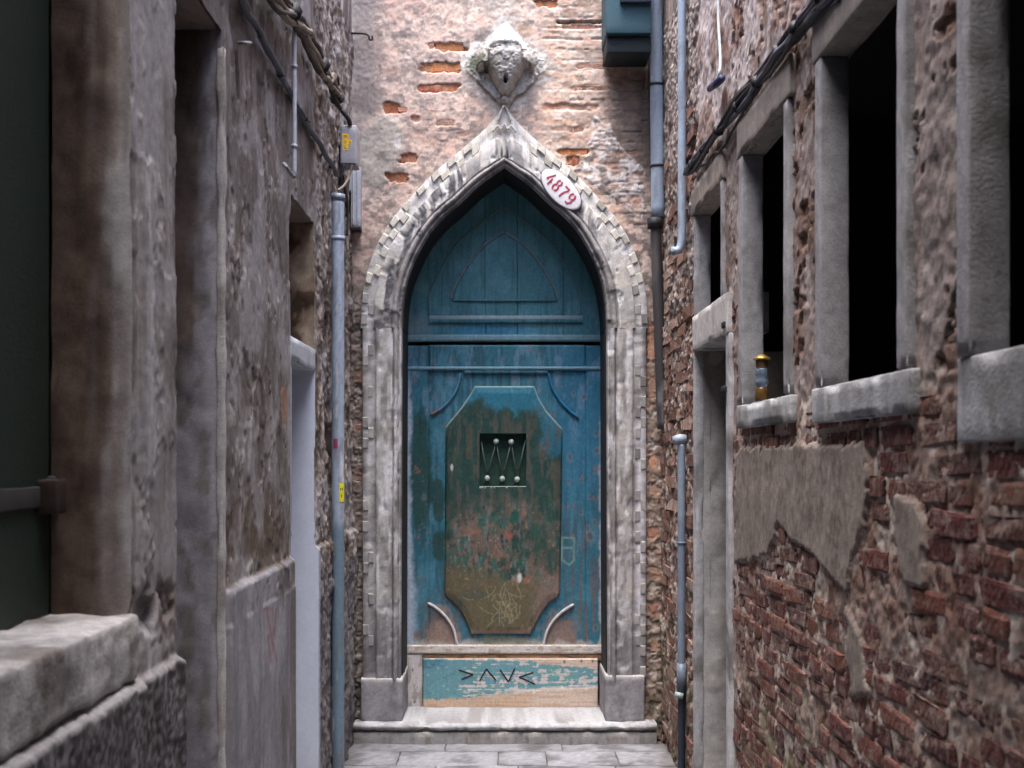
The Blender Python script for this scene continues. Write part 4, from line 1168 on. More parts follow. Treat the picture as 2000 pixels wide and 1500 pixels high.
def colD(px, py, part='leaf'):
    px = np.asarray(px, float); py = np.asarray(py, float)
    ns = fb2(px / 5.5, py / 75, 701, 4); nb = fb2(px / 36, py / 40, 703, 4); nf = fb2(px / 4, py / 5, 705, 3); nm = fb2(px / 14, py / 18, 707, 4)
    c = np.tile(S(32, 108, 130), (len(px), 1))
    c = mixc(c, S(58, 122, 144), sst(0.0, 0.6, nb) * 0.8)
    c = mixc(c, S(30, 84, 102), sst(0.0, 0.4, ns) * 0.75)
    c = mixc(c, S(24, 112, 148), sst(1040, 1120, px) * (1 - sst(900, 1050, py)) * 0.7)
    c = mixc(c, S(98, 140, 172), sst(0.15, 0.5, fb2(px / 16, py / 60, 711, 4)) * (1 - sst(820, 900, py)) * 0.5)
    if part == 'transom':
        c = mixc(c, S(74, 124, 134), np.full(len(px), 0.8))
        c = mixc(c, S(88, 138, 152), sst(0.0, 0.5, nb) * 0.6)
        c = mixc(c, S(52, 98, 112), sst(0.1, 0.5, ns) * 0.5)
        c = mixc(c, S(108, 130, 136), blob(px, py, 815, 640, 22, 22, nm, 0.6, 0.5) * 0.7)
        c = mixc(c, S(24, 108, 152), blob(px, py, 960, 645, 90, 12, nm, 0.6, 0.5) * 0.5)
        return c * (1.12 + 0.12 * nf)[:, None]
    c = c * 0.86 + c.mean(1, keepdims=True) * 0.14
    # dark green repaint patches
    c = mixc(c, S(32, 66, 62), blob(px, py, 822, 935, 22, 120, nm, 0.25, 0.3) * 0.9)
    for (cx, cy, rx, ry) in ((853, 965, 15, 28), (856, 1066, 14, 30), (856, 1000, 10, 20)):
        c = mixc(c, S(34, 64, 62), blob(px, py, cx, cy, rx, ry, nm, 0.2, 0.25) * 0.9)
    # lower right: paint thinning to grey brown
    lr = sst(960, 1150, py + 60 * nb) * sst(1085, 1120, px)
    c = mixc(c, S(84, 96, 110), np.clip(lr * sst(-0.2, 0.25, ns + 0.3 * nm), 0, 1) * 0.8)
    c = mixc(c, S(124, 96, 84), np.clip(sst(1080, 1240, py) * sst(1100, 1150, px) * sst(0.05, 0.3, ns), 0, 1) * 0.7)
    ll = sst(1100, 1250, py + 40 * nb) * (1 - sst(880, 930, px))
    c = mixc(c, S(92, 94, 98), np.clip(ll * sst(-0.2, 0.3, nm), 0, 1) * 0.8)
    c = mixc(c, S(150, 122, 108), blob(px, py, 862, 1240, 32, 46, nm, 0.4, 0.5) * 0.8)
    c = mixc(c, S(138, 112, 100), blob(px, py, 1092, 1235, 30, 40, nm, 0.4, 0.5) * 0.8)
    # splashed lime along both hinge edges
    ew = (1 - sst(800, 800 + 14 + 14 * sst(900, 1200, 1.0 * np.mean(py)), px + 5 * nm)) * sst(690, 800, py)
    c = mixc(c, S(176, 190, 208), (1 - sst(799, 806 + 16 * sst(950, 1230, py), px + 4 * nm)) * sst(700, 800, py) * 0.85)
    c = mixc(c, S(190, 190, 198), sst(1168, 1174, px + 3 * nm) * sst(780, 860, py) * 0.8)
    c = mixc(c, S(186, 182, 176), sst(1246, 1262, py + 6 * nm) * 0.8)
    c = mixc(c, S(150, 140, 100), blob(px, py, 985, 1252, 60, 9, nm, 0.5, 0.6) * 0.5)
    # small flakes to bare wood, nails
    c = mixc(c, S(128, 92, 76), sst(0.6, 0.7, nf * 0.45 + nm * 0.6) * 0.6)
    for (x, y, r) in ((1113, 893, 5), (1148, 1032, 4), (1152, 1048, 7), (846, 707, 3), (1120, 768, 3), (1140, 775, 4), (1165, 847, 4), (1165, 880, 5), (838, 800, 3), (828, 970, 4), (1134, 1000, 4), (1136, 940, 3), (1112, 940, 3), (1161, 1020, 4), (1163, 1225, 4)):
        c = mixc(c, S(38, 36, 38), blob(px, py, x, y, r * 0.6, r, nm, 0.4, 0.3) * 0.9)
        c = mixc(c, S(128, 132, 138), blob(px, py, x, y + 1, r * 1.3, r * 1.8, nm, 0.4, 0.4) * 0.35)
    # pale number plate ghost on the right stile
    gh = scr(px, py, [(1097, 1050, 1122, 1051), (1096, 1070, 1120, 1070), (1097, 1050, 1097, 1095), (1121, 1051, 1121, 1095), (1096, 1092, 1112, 1104), (1112, 1104, 1122, 1092)], 2.2)
    c = mixc(c, S(120, 158, 148), gh * 0.6)
    if part == 'panel':
        p = np.tile(S(34, 66, 62), (len(px), 1))
        p = mixc(p, S(48, 74, 66), sst(0.0, 0.5, nm))
        p = mixc(p, S(40, 116, 142), sst(812, 786, py + 22 * nb + 10 * nm) * 0.9)
        p = mixc(p, S(44, 110, 136), sst(1046, 1062, px + 8 * nm) * sst(900, 850, py + 40 * nb) * 0.7)
        p = mixc(p, S(92, 84, 76), sst(0.1, 0.4, fb2(px / 8, py / 40, 721, 4)) * sst(770, 850, py) * 0.55)
        md = sst(950, 1010, py + 30 * nb) * blob(px, py, 1000, 1080, 120, 130, nb, 0.5, 0.5)
        p = mixc(p, S(108, 92, 84), np.clip(md * sst(-0.3, 0.2, nm), 0, 1) * 0.9)
        p = mixc(p, S(130, 102, 90), np.clip(md * sst(0.1, 0.4, fb2(px / 16, py / 18, 725, 4)), 0, 1) * 0.7)
        p = mixc(p, S(28, 92, 84), np.clip(md * sst(0.15, 0.4, fb2(px / 14, py / 22, 727, 4)), 0, 1) * 0.8)
        p = mixc(p, S(120, 116, 118), np.clip(md * sst(0.2, 0.45, fb2(px / 7, py / 26, 729, 4)), 0, 1) * 0.6)
        p = mixc(p, S(40, 72, 66), blob(px, py, 1062, 1040, 40, 60, nm, 0.5, 0.6) * 0.6)
        ol = sst(1095, 1130, py + 26 * nb) * (1 - sst(1035, 1070, px + 16 * nm))
        p = mixc(p, S(98, 90, 68), ol * 0.9)
        p = mixc(p, S(78, 84, 76), ol * sst(0.15, 0.5, nb) * 0.7)
        p = mixc(p, S(128, 110, 102), sst(1100, 1150, py) * sst(1035, 1060, px + 10 * nm) * 0.75)
        p = mixc(p, S(142, 120, 108), sst(1222, 1236, py + 4 * nm) * 0.7)
        p = mixc(p, S(156, 148, 118), scr(px, py, SCR, 0.8) * 0.55)
        p = mixc(p, S(142, 94, 80), blob(px, py, 926, 1038, 16, 4, nm, 0.5, 0.6) * 0.9)
        p = mixc(p, S(138, 88, 78), blob(px, py, 993, 1045, 7, 6, nm, 0.5, 0.6) * 0.9)
        p = mixc(p, S(208, 204, 200), blob(px, py, 1014, 1129, 4, 7, nm, 0.5, 0.6) * 0.9)
        p = mixc(p, S(156, 104, 80), blob(px, py, 1032, 1133, 7, 6, nm, 0.5, 0.6) * 0.8)
        p = mixc(p, S(206, 210, 208), blob(px, py, 883, 913, 2.5, 6, nm, 0.5, 0.3) * 0.9)
        p = mixc(p, S(26, 24, 26), blob(px, py, 980, 1047, 3, 5, nm, 0.5, 0.3) * 0.9)
        p = mixc(p, S(178, 178, 168), sst(0.85, 1.0, nf * 0.8 + 0.3 * nm) * sst(980, 1000, py) * 0.3)
        bw = sst(866, 876, px) * 0
        c = p
    return c * (1 + 0.12 * nf)[:, None]
def dslab(name, PX, PY, proud, col, parent=door, mat=M_WOOD, back=0.05, mask=None):
    nv, nu = PX.shape
    px, py, pr = PX.ravel(), PY.ravel(), proud.ravel()
    v = np.stack([(px - VX) / SD, DY - pr, H + (VY - py) / SD], 1)
    f = gfaces(nu, nv, flip=True)
    if mask is not None: f = f[mask(px[f].mean(1), py[f].mean(1))]
    ring = list(range(nu)) + [r * nu + nu - 1 for r in range(1, nv)] + [(nv - 1) * nu + k_ for k_ in range(nu - 2, -1, -1)] + [r * nu for r in range(nv - 2, 0, -1)]
    bv = v[ring].copy(); bv[:, 1] = DY + back
    n0 = len(v); R = len(ring)
    sk = np.array([[ring[a], ring[(a + 1) % R], n0 + (a + 1) % R, n0 + a] for a in range(R)])
    c = np.vstack([col, col[ring] * 0.8])
    return mk(name, np.vstack([v, bv]), np.vstack([f, sk]), mat, parent, c)
def grain(px, py, seed=0):
    return 0.0010 * fb2(px / 3.5, py / 90, 741 + seed, 4) + 0.0008 * fb2(px / 9, py / 14, 743 + seed, 3)
def rect(name, x0, x1, y0, y1, proud, part='leaf', bev=3.0, res=1.4, parent=door, colfn=None, back=0.05, crown=0.0, hole=None):
    hx, hy = (hole[:2], hole[2:]) if hole else ((), ())
    ax2 = axis([x0, x0 + bev, x1 - bev, x1, *hx], res); ay2 = axis([y0, y0 + bev, y1 - bev, y1, *hy], res)
    PX, PY = np.meshgrid(ax2, ay2)
    dd = np.minimum(np.minimum(PX - x0, x1 - PX), np.minimum(PY - y0, y1 - PY))
    pr = proud - 0.006 * (1 - sst(0, bev, dd)) + grain(PX, PY) + crown * sst(0, bev * 3, dd)
    col = (colfn or (lambda a, b: colD(a, b, part)))(PX.ravel(), PY.ravel())
    return dslab(name, PX, PY, pr, col, parent, back=back, mask=(lambda a, b: ~((a > hole[0]) & (a < hole[1]) & (b > hole[2]) & (b < hole[3]))) if hole else None)
rect('stile', 794.5, 837.5, 675, 1268, 0.010, bev=2.5, res=1.8)
rect('stile', 1143.5, 1177, 675, 1268, 0.010, bev=2.5, res=1.8)
rect('top_rail', 838.5, 1142.5, 674, 718, 0.012, bev=2.5, res=1.8)
rect('door_field', 836, 1145, 714, 1266, -0.004, bev=2.5, res=1.8, hole=(936.5, 1027.5, 846.5, 950.5))
def lightblue(a, b):
    return mixc(colD(a, b), S(136, 176, 190), np.full(len(a), 0.55))
rect('rail_moulding', 794, 1177, 716, 723, 0.022, bev=2.2, res=1.5, colfn=lightblue)
rect('rail_moulding', 906, 1070, 722.5, 730, 0.016, bev=2.0, res=1.5)
# raised centre panel with scooped corners
LB = [(754, 927), (773, 916), (794, 902), (810, 889), (829, 873), (834, 870), (1158, 868), (1165, 870), (1174, 882), (1191, 898), (1212, 909), (1232, 917), (1238, 919)]
RB = [(754, 1044), (776, 1052), (803, 1068), (821, 1084), (836, 1098), (842, 1099), (1158, 1094), (1164, 1092), (1178, 1072), (1200, 1056), (1223, 1045), (1232, 1039), (1238, 1036)]
ys_ = axis([754, 846.5, 950.5, 1238], 1.25)
def bnd(B, y): return np.interp(y, [b[0] for b in B], [b[1] for b in B])
xl, xr = bnd(LB, ys_), bnd(RB, ys_)
cols = []
nL, nM, nR = 46, 66, 50
for y, a, b in zip(ys_, xl, xr):
    cols.append(np.concatenate([np.linspace(a, 936.5 if a < 930 else a + (b - a) * 0.25, nL)[:-1], np.linspace(936.5 if a < 930 else a + (b - a) * 0.25, 1027.5 if b > 1034 else a + (b - a) * 0.8, nM)[:-1], np.linspace(1027.5 if b > 1034 else a + (b - a) * 0.8, b, nR)]))
PX = np.array(cols); PY = np.repeat(ys_[:, None], PX.shape[1], 1)
def segdist(PX, PY):
    d = np.full(PX.shape, 99.0)
    poly = [(b, a) for a, b in LB] + [(b, a) for a, b in RB[::-1]]
    for i in range(len(poly)):
        (x0, y0), (x1, y1) = poly[i], poly[(i + 1) % len(poly)]
        t = np.clip(((PX - x0) * (x1 - x0) + (PY - y0) * (y1 - y0)) / ((x1 - x0) ** 2 + (y1 - y0) ** 2 + 1e-9), 0, 1)
        d = np.minimum(d, np.hypot(PX - x0 - t * (x1 - x0), PY - y0 - t * (y1 - y0)))
    return d
dd = segdist(PX, PY)
pr = 0.001 + 0.014 * sst(0, 3.5, dd) + 0.008 * sst(3.0, 16, dd) + grain(PX, PY, 5)
colp = colD(PX.ravel(), PY.ravel(), 'panel')
colp = mixc(colp, S(150, 172, 166), ((1 - sst(1.5, 4.5, dd)) * sst(860, 820, PY) ).ravel() * 0.75)  # pale line paints the highlight on the upper panel edges
dslab('raised_panel', PX, PY, pr, colp, mask=lambda a, b: ~((a > 936.4) & (a < 1027.6) & (b > 846.4) & (b < 950.6)))
# corner mouldings (quarter arcs)
for (pts, cc) in (([(899, 728), (895, 752), (884, 775), (866, 795), (841, 811)], (70, 128, 156)), ([(1071, 728), (1078, 755), (1092, 780), (1110, 800), (1131, 817)], (40, 116, 158)),
            ([(835, 1177), (853, 1188), (872, 1206), (886, 1230), (893, 1262)], (196, 190, 190)), ([(1121, 1180), (1103, 1191), (1084, 1208), (1069, 1232), (1060, 1266)], (196, 192, 192))):
    P = [np.array([(x - VX) / SD, DY - 0.001, H + (VY - y) / SD]) for x, y in catmull(pts, 28)]
    rr = 0.0085 * np.concatenate([[0.6], np.ones(26), [0.6]])
    v, f = tube(P, rr, 8)
    v[:, 1] = DY - 0.001 + (v[:, 1] - DY + 0.001) * 1.7
    c = np.tile(S(*cc), (len(v), 1)) * (1 + 0.25 * fb3(v * 40, 3, 3))[:, None]
    if cc[0] == 70:
        c = mixc(c, S(130, 84, 72), sst((862 - VX) / SD, (856 - VX) / SD, v[:, 0]) * 0.8)
    mk('corner_moulding', v, f, M_WOOD, door, c)
# grille
gx0, gx1, gy0, gy1 = 936.5, 1027.5, 846.5, 950.5
gb = at(gx0, gy1, DY); gt = at(gx1, gy0, DY)
bk = DY + 0.045
v = np.array([[gb[0], DY - 0.02, gb[2]], [gt[0], DY - 0.02, gb[2]], [gt[0], DY - 0.02, gt[2]], [gb[0], DY - 0.02, gt[2]], [gb[0], bk, gb[2]], [gt[0], bk, gb[2]], [gt[0], bk, gt[2]], [gb[0], bk, gt[2]]])
gr = mk('grille_recess', v, [[4, 5, 6, 7], [0, 1, 5, 4], [1, 2, 6, 5], [2, 3, 7, 6], [3, 0, 4, 7]], plain('old_green_paint', S(34, 66, 56), 0.7, gamt=0.4, grain=30), door, smooth=False)
M_BAR = plain('painted_bar', S(74, 90, 84), 0.5, 0.2, gamt=0.4)
M_KNOB = plain('painted_knob', S(176, 190, 184), 0.5, 0.1)
BB = [(951.5, 934), (981, 935), (1010, 936)]; TT = [(969, 862), (998.5, 863)]
def gp(p, dy=0.012): return np.array([(p[0] - VX) / SD, DY + dy, H + (VY - p[1]) / SD])
for a, b in (((940, 862), BB[0]), (BB[0], TT[0]), (TT[0], BB[1]), (BB[1], TT[1]), (TT[1], BB[2]), (BB[2], (1026, 860))):
    v, f = tube([gp(a), (gp(a) + gp(b)) / 2, gp(b)], 0.005, 6)
    mk('bar', v, f, M_BAR, gr)
for p in BB + TT:
    v, f = ball(gp(p, 0.004), 0.0165)
    mk('knob', v, f, M_KNOB, gr)
for p in BB:
    for dx in (-6, 6):
        v, f = tube([gp((p[0], p[1] + 4)), gp((p[0] + dx * 0.4, p[1] + 8)), gp((p[0] + dx, p[1] + 13))], 0.0035, 6)
        mk('bar', v, f, M_IRON, gr)
rect('grille_sill', 935, 1029, 949.5, 955, 0.022, bev=1.5, res=1.5, colfn=lambda a, b: np.tile(S(146, 158, 152), (len(a), 1)), back=0.0)
# weathered foot of the door
def col_white(a, b):
    n = fb2(a / 12, b / 4, 761, 4); c = np.tile(S(198, 192, 188), (len(a), 1))
    c = mixc(c, S(150, 130, 112), sst(0.1, 0.5, n) * 0.6)
    return mixc(c, S(120, 122, 120), sst(1262, 1257, b + 2 * n) * 0.4)
rect('bottom_rail', 795, 1176, 1259, 1276, 0.020, bev=2.0, res=1.6, colfn=col_white)
def col_batten(a, b):
    n = fb2(a / 8, b / 30, 763, 4); c = np.tile(S(190, 186, 188), (len(a), 1))
    c = mixc(c, S(140, 128, 116), sst(0.05, 0.4, n) * 0.7)
    for (x, y) in ((806, 1308), (810, 1370), (800, 1272), (822, 1272)):
        c = mixc(c, S(60, 54, 52), blob(a, b, x, y, 2, 3) * 0.8)
    return c
rect('batten', 794, 825.5, 1277, 1391, 0.014, bev=2.0, res=1.6, colfn=col_batten)
def col_under(a, b):
    n = fb2(a / 20, b / 3, 765, 4); c = np.tile(S(178, 146, 116), (len(a), 1))
    return mixc(c, S(112, 84, 64), sst(-0.1, 0.4, n) * 0.8)
rect('bottom_board', 826, 1176, 1277, 1290, 0.006, bev=1.5, res=1.6, colfn=col_under)
def kick(a, b):
    n = fb2(a / 9, b / 7, 767, 4); n2 = fb2(a / 30, b / 9, 769, 4); ns = fb2(a / 60, b / 2.5, 771, 3)
    c = np.tile(S(196, 172, 150), (len(a), 1))
    c = mixc(c, S(206, 190, 180), sst(1020, 1060, a) * 0.7)
    c = mixc(c, S(172, 142, 118), sst(0.0, 0.5, ns) * 0.5)
    # torn paper and flaking paint edge
    lim = np.interp(a, [826, 900, 1020, 1025, 1060, 1170], [1366, 1362, 1352, 1350, 1345, 1340]) + 4 * n
    top = np.interp(a, [826, 1010, 1040, 1060, 1165, 1170], [1286, 1286, 1288, 1296, 1305, 1306]) + 2.5 * n
    layer = sst(lim + 0.8, lim - 0.8, b) * sst(top - 1, top + 1, b)
    paint = np.tile(S(104, 150, 162), (len(a), 1))
    paint = mixc(paint, S(82, 128, 144), sst(0.0, 0.5, n2))
    paint = mixc(paint, S(64, 112, 132), blob(a, b, 840, 1295, 26, 10, n, 0.6, 0.5) * 0.7)
    fl = sst(0.10, 0.22, n * 0.7 + 0.55 * ns + 0.30 * sst(890, 980, a) * sst(1296, 1330, b) - 0.75 * (1 - sst(870, 940, a)) - 0.12 + 0.15 * sst(1330, 1350, b))
    paint = mixc(paint, S(206, 194, 192), fl * 0.9)
    paint = mixc(paint, S(120, 170, 160), sst(0.25, 0.5, n2 - 0.4 * n) * 0.5)
    c = c * (1 - layer[:, None]) + paint * layer[:, None]
    c = mixc(c, S(226, 220, 214), np.clip(1 - np.abs(b - lim) / 2.0, 0, 1) * sst(1015, 1030, a) * 0.9)
    c = mixc(c, S(60, 54, 52), blob(a, b, 1135, 1290, 2, 3) * 0.8 + blob(a, b, 1157, 1290, 2, 3) * 0.8 + blob(a, b, 1102, 1291, 2, 3) * 0.8)
    return c
kb = rect('kick_board', 826.5, 1167.5, 1285, 1389, 0.026, bev=2.0, res=1.2, colfn=kick, back=0.0)
# drawn marks on the kick board
def ribbon(pts, w, y_, S_, zup=0.0):
    P = np.array(pts, float); vs = []; fs = []
    for i in range(len(P) - 1):
        t = P[i + 1] - P[i]; L = np.linalg.norm(t); t /= L; n = np.array([-t[1], t[0]]) * w / 2
        a, b = P[i] - t * w * 0.25, P[i + 1] + t * w * 0.25
        b0 = len(vs)
        for q in (a - n, b - n, b + n, a + n):
            vs.append(((q[0] - VX) / S_, y_ - 0.0003 * i, H + (VY - q[1]) / S_))
        fs.append([b0, b0 + 1, b0 + 2, b0 + 3])
    return np.array(vs), fs
M_INK = plain('black_ink', S(34, 40, 46), 0.7)
for pts in ([(897, 1307), (924, 1316), (902, 1325)], [(937, 1328), (950, 1305), (968, 1326)], [(977, 1307), (993, 1330), (1005, 1305)], [(1041, 1312), (1014, 1321), (1044, 1334)]):
    v, f = ribbon(pts, 3.0, DY - 0.0295, SD)
    mk('drawn_mark', v, f, M_INK, kb, smooth=False)
# arched transom
def tr_top(x):
    xm = np.where(x > CX, 2 * CX - x, x)
    xs0 = np.array([p[0] for p in Ia]); ys0 = np.array([p[1] for p in Ia])
    return np.interp(xm, xs0, ys0) - 4
def plank(x0, x1, ybot, proud, seed, top=tr_top, name='plank', bev=1.2, res=1.8, part='transom', edge=None):
    xs0 = axis([x0, x0 + bev, x1 - bev, x1], res)
    nv_ = 120
    PX = np.repeat(xs0[None, :], nv_, 0); tp = top(xs0)
    PY = tp[None, :] + (ybot - tp)[None, :] * np.linspace(0, 1, nv_)[:, None]
    dd = np.minimum(PX - x0, x1 - PX)
    pr = proud - 0.0016 * (1 - sst(0, bev * 1.2, dd)) + grain(PX, PY, seed)
    if edge is not None: pr = edge(PX, PY, pr)
    col = colD(PX.ravel(), PY.ravel(), part) * (0.9 + 0.2 * ((seed * 37) % 10) / 10)
    return dslab(name, PX, PY, pr, col)
for i, (a, b) in enumerate(((796, 862), (862.4, 948), (948.4, 1011), (1011.6, 1100), (1100.4, 1175))):
    plank(a, b, 657, 0.0, 11 + i)
ARI = [(883, 586), (886, 570), (895, 550), (914, 519), (943, 483), (966, 466), (985, 454)]
def top_in(x):
    xm = np.where(x > CX, 2 * CX - x, x)
    C = catmull(ARI, 80)
    return np.interp(xm, C[:, 0], C[:, 1])
def edge_in(PX, PY, pr):
    C = catmull(ARI, 60); d = np.full(PX.shape, 99.0)
    xm = np.where(PX > CX, 2 * CX - PX, PX)
    for p in C: d = np.minimum(d, np.hypot(xm - p[0], PY - p[1]))
    return pr - 0.008 * (1 - sst(0, 4, d))
for i, (a, b) in enumerate(((884, 946), (947, 1010), (1011, 1088))):
    plank(a, b, 586.5, 0.012, 21 + i, top=top_in, name='panel_plank', edge=edge_in)
def mould(pts, r, cc, name='arch_moulding', flat=1.5):
    P = [np.array([(x - VX) / SD, DY - 0.001, H + (VY - y) / SD]) for x, y in catmull(pts, 40)]
    v, f = tube(P, r, 8)
    c = np.tile(S(*cc), (len(v), 1)) * (1 + 0.2 * fb3(v * 30, 3, 3))[:, None]
    mk(name, v, f, M_WOOD, door, c)
mi = lambda pts: [(2 * CX - x, y) for x, y in pts]
A2 = [(838, 616), (840, 574), (859, 531), (880, 496), (900, 469), (948, 430), (985, 403)]
mould(A2, 0.006, (92, 132, 138)); mould(mi(A2), 0.006, (92, 132, 138))
mould([(x - 1.5, y - 1) for x, y in ARI], 0.006, (132, 140, 142)); mould(mi([(x - 1.5, y - 1) for x, y in ARI]), 0.006, (132, 140, 142))
rect('transom_ledge', 838, 1138, 617, 630, 0.026, bev=6.5, res=1.6, colfn=lambda a, b: mixc(colD(a, b, 'transom'), S(142, 158, 166), sst(627, 621, b) * 0.7))
rect('transom_panel_lip', 884, 1088, 585, 589, 0.016, bev=1.2, res=1.6, part='transom')
rect('transom_rail', 793, 1178, 654, 667, 0.020, bev=3.0, res=1.6, colfn=lambda a, b: mixc(colD(a, b, 'transom'), S(128, 154, 166), np.full(len(a), 0.5)))

# near-black lining between stone and door, painting the shade of the unlit soffit
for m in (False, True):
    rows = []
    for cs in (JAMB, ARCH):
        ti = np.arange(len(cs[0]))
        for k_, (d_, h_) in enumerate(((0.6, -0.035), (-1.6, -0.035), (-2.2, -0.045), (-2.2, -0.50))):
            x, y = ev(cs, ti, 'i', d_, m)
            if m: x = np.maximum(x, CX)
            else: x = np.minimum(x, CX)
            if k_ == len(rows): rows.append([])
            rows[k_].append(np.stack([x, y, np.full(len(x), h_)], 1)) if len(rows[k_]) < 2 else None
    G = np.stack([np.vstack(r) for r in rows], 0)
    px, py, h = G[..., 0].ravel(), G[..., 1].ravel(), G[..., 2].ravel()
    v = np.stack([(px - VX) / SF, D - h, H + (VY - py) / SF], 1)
    mk('shade_lining', v, gfaces(G.shape[1], G.shape[0], flip=m), plain('painted_soffit_shade', S(34, 33, 36), 0.7, gamt=0.4), door)

# ================================================================== house number plaque
pq = thing('house_number_plaque', np.array([(1095 - VX) / SF, D - 0.062, H + (VY - 375) / SF]), 'white oval enamel plaque with red number 4879 on the arch', 'house number')
ang = math.radians(46); ca, sa = math.cos(ang), math.sin(ang)
def pl(u, w, h):     # u along the long axis, w across (up), in pixels
    x = 1095 + u * ca + w * sa; y = 375 + u * sa - w * ca
    return ((x - VX) / SF, D - h, H + (VY - y) / SF)
def oval(a, b, h0, h1, dome):
    vs = []; fs = []; n = 48
    for k, (s_, h) in enumerate(((1, h0), (1, h1), (0.93, h1 + dome * 0.3), (0.6, h1 + dome * 0.8), (0.02, h1 + dome))):
        for t in np.linspace(0, 2 * np.pi, n, endpoint=False):
            vs.append(pl(a * s_ * math.cos(t), b * s_ * math.sin(t), h))
    for l in range(4):
        for i in range(n):
            i2 = (i + 1) % n
            fs.append([l * n + i, l * n + i2, (l + 1) * n + i2, (l + 1) * n + i])
    fs.append([4 * n + i for i in range(n)])
    return np.array(vs), fs
v, f = oval(49.5, 24, 0.040, 0.062, 0.003)
mk('enamel_plate', v, f, plain('white_enamel', S(214, 214, 220), 0.3, gamt=0.06, bump=0.03, spec=0.5), pq)
v, f = oval(51, 25.4, 0.040, 0.0605, 0.0)
mk('plate_rim', v, f[:96], plain('blue_grey_rim', S(96, 98, 116), 0.5), pq)
M_RED = plain('red_numeral', S(158, 52, 74), 0.5, gamt=0.1)
def arc(cx, cy, rx, ry, a0, a1, n=9):
    return [(cx + rx * math.cos(math.radians(t)), cy + ry * math.sin(math.radians(t))) for t in np.linspace(a0, a1, n)]
DIG = {'4': [([(9, 24), (6, 18), (1, 9)], 3.2), ([(0, 7.5), (4.5, 7.5)], 2.4), ([(9.5, 7.5), (14, 7.5)], 2.4), ([(10, 14), (10, 6), (10, 0)], 3.6)],
       '8': [(arc(7, 18.2, 4.4, 5, 110, 250), 3.4), (arc(7, 18.2, 4.4, 5, -70, 70), 3.4), (arc(7, 6.6, 5.4, 6, 110, 250), 3.6), (arc(7, 6.6, 5.4, 6, -70, 70), 3.6)],
       '7': [([(1, 22.6), (12.5, 22.6)], 3.4), ([(12, 20), (8, 13), (6.5, 7), (6, 0)], 3.8)],
       '9': [(arc(7, 17, 5.2, 6, 105, 255), 3.6), (arc(7, 17, 5.2, 6, -70, 70), 3.6), ([(12.4, 14), (11.5, 6), (8, 1.2), (3, 1.5)], 3.2)]}
for i, ch in enumerate('4879'):
    parts_ = []
    for pts, w in DIG[ch]:
        P = np.array(pts, float)
        for j in range(len(P) - 1):
            t = P[j + 1] - P[j]; t /= np.linalg.norm(t); n = np.array([-t[1], t[0]]) * w / 2
            q = [P[j] - n - t * 0.3, P[j + 1] - n + t * 0.3, P[j + 1] + n + t * 0.3, P[j] + n - t * 0.3]
            vv = np.array([pl(-36 + i * 18.2 + a, b - 12, 0.0662 + 0.00015 * j) for a, b in q])
            parts_.append((vv, [[0, 1, 2, 3]]))
    v, f, _ = merge(parts_)
    mk('numeral', v, f, M_RED, pq, smooth=False)

# ================================================================== carved relief above the arch
ux = axis([-92, 92], 1.0); uy = axis([-84, 86], 1.0)
U, V = np.meshgrid(ux, uy); U, V = U.ravel(), V.ravel()
n1 = fb2(U / 12, V / 12, 801, 4); n2 = fb2(U / 4, V / 4, 803, 3)
loz = np.abs(U + 3 * n1) / 84 + np.abs(V - 2 + 3 * n1) / 86
inside = loz < 1.0
h = 0.022 * sst(1.0, 0.94, loz) + 0.004 * n1
def prof_w(V, ks, ws): return np.interp(V, ks, ws, left=0.01, right=0.01)
wp = prof_w(V, [-78, -70, -58, -46, -32, -20, -8, 6, 30], [1, 7, 16, 26, 38, 48, 55, 57, 50])
cut = 2 + 3 * n1 + 15 * (np.abs(U) / 56) ** 2.2
cone = np.sqrt(np.clip(1 - (U / wp) ** 2, 0, 1))
h = np.maximum(h, 0.022 + 0.15 * cone ** 0.8 * sst(-80, -28, V) * (sst(cut + 3, cut - 3, V) * sst(26, 36, np.abs(U)) + sst(16, -30, V) * sst(36, 26, np.abs(U))))
ws = prof_w(V, [-40, -16, 0, 14, 30, 46, 58, 64], [36, 42, 40, 35, 27, 18, 10, 4])
h = np.maximum(h, 0.025 + np.interp(V, [-40, -24, -10, 10, 40, 64], [0.09, 0.137, 0.146, 0.145, 0.12, 0.07]) * np.clip(1 - (np.abs(U) / ws) ** 3.0, 0, 1) ** 0.6 * (V > -40) * (V < 64))
rr = np.hypot(U + 1, V - 72) / 9
h = np.maximum(h, 0.02 + 0.06 * np.sqrt(np.clip(1 - rr ** 2, 0, 1)))
fur = np.clip(np.cos(U / 3.4 + 0.8 * n1), 0, 1) * sst(-52, -40, V) * sst(-8, -18, V) * (np.abs(U) < 36)
h = h - 0.008 * fur
h = h - 0.05 * blob(U, V, 0, 40, 5, 8, n1, 0.4, 0.3)
h = h - 0.006 * sst(0.2, 0.6, n1) * (V > -20) + 0.002 * n2
c = np.tile(S(176, 173, 169), (len(U), 1))
c = mixc(c, S(204, 204, 206), sst(-18, -45, V + 10 * n1) * sst(60, 20, np.abs(U)))
c = mixc(c, S(128, 128, 134), fur * 0.8 + 0.6 * blob(U, V, -2, 2, 12, 16, n1, 0.5, 0.5))
c = mixc(c, S(76, 82, 66), blob(U, V, -48, 2, 22, 18, n1, 0.4, 0.6) * 0.85)
c = mixc(c, S(104, 106, 92), blob(U, V, -24, 14, 14, 14, n1, 0.5, 0.6) * 0.6)
c = mixc(c, S(84, 80, 76), blob(U, V, 56, 8, 10, 14, n1, 0.5, 0.6) * 0.6)
c = mixc(c, S(150, 144, 138), sst(0.1, 0.5, n1) * 0.5)
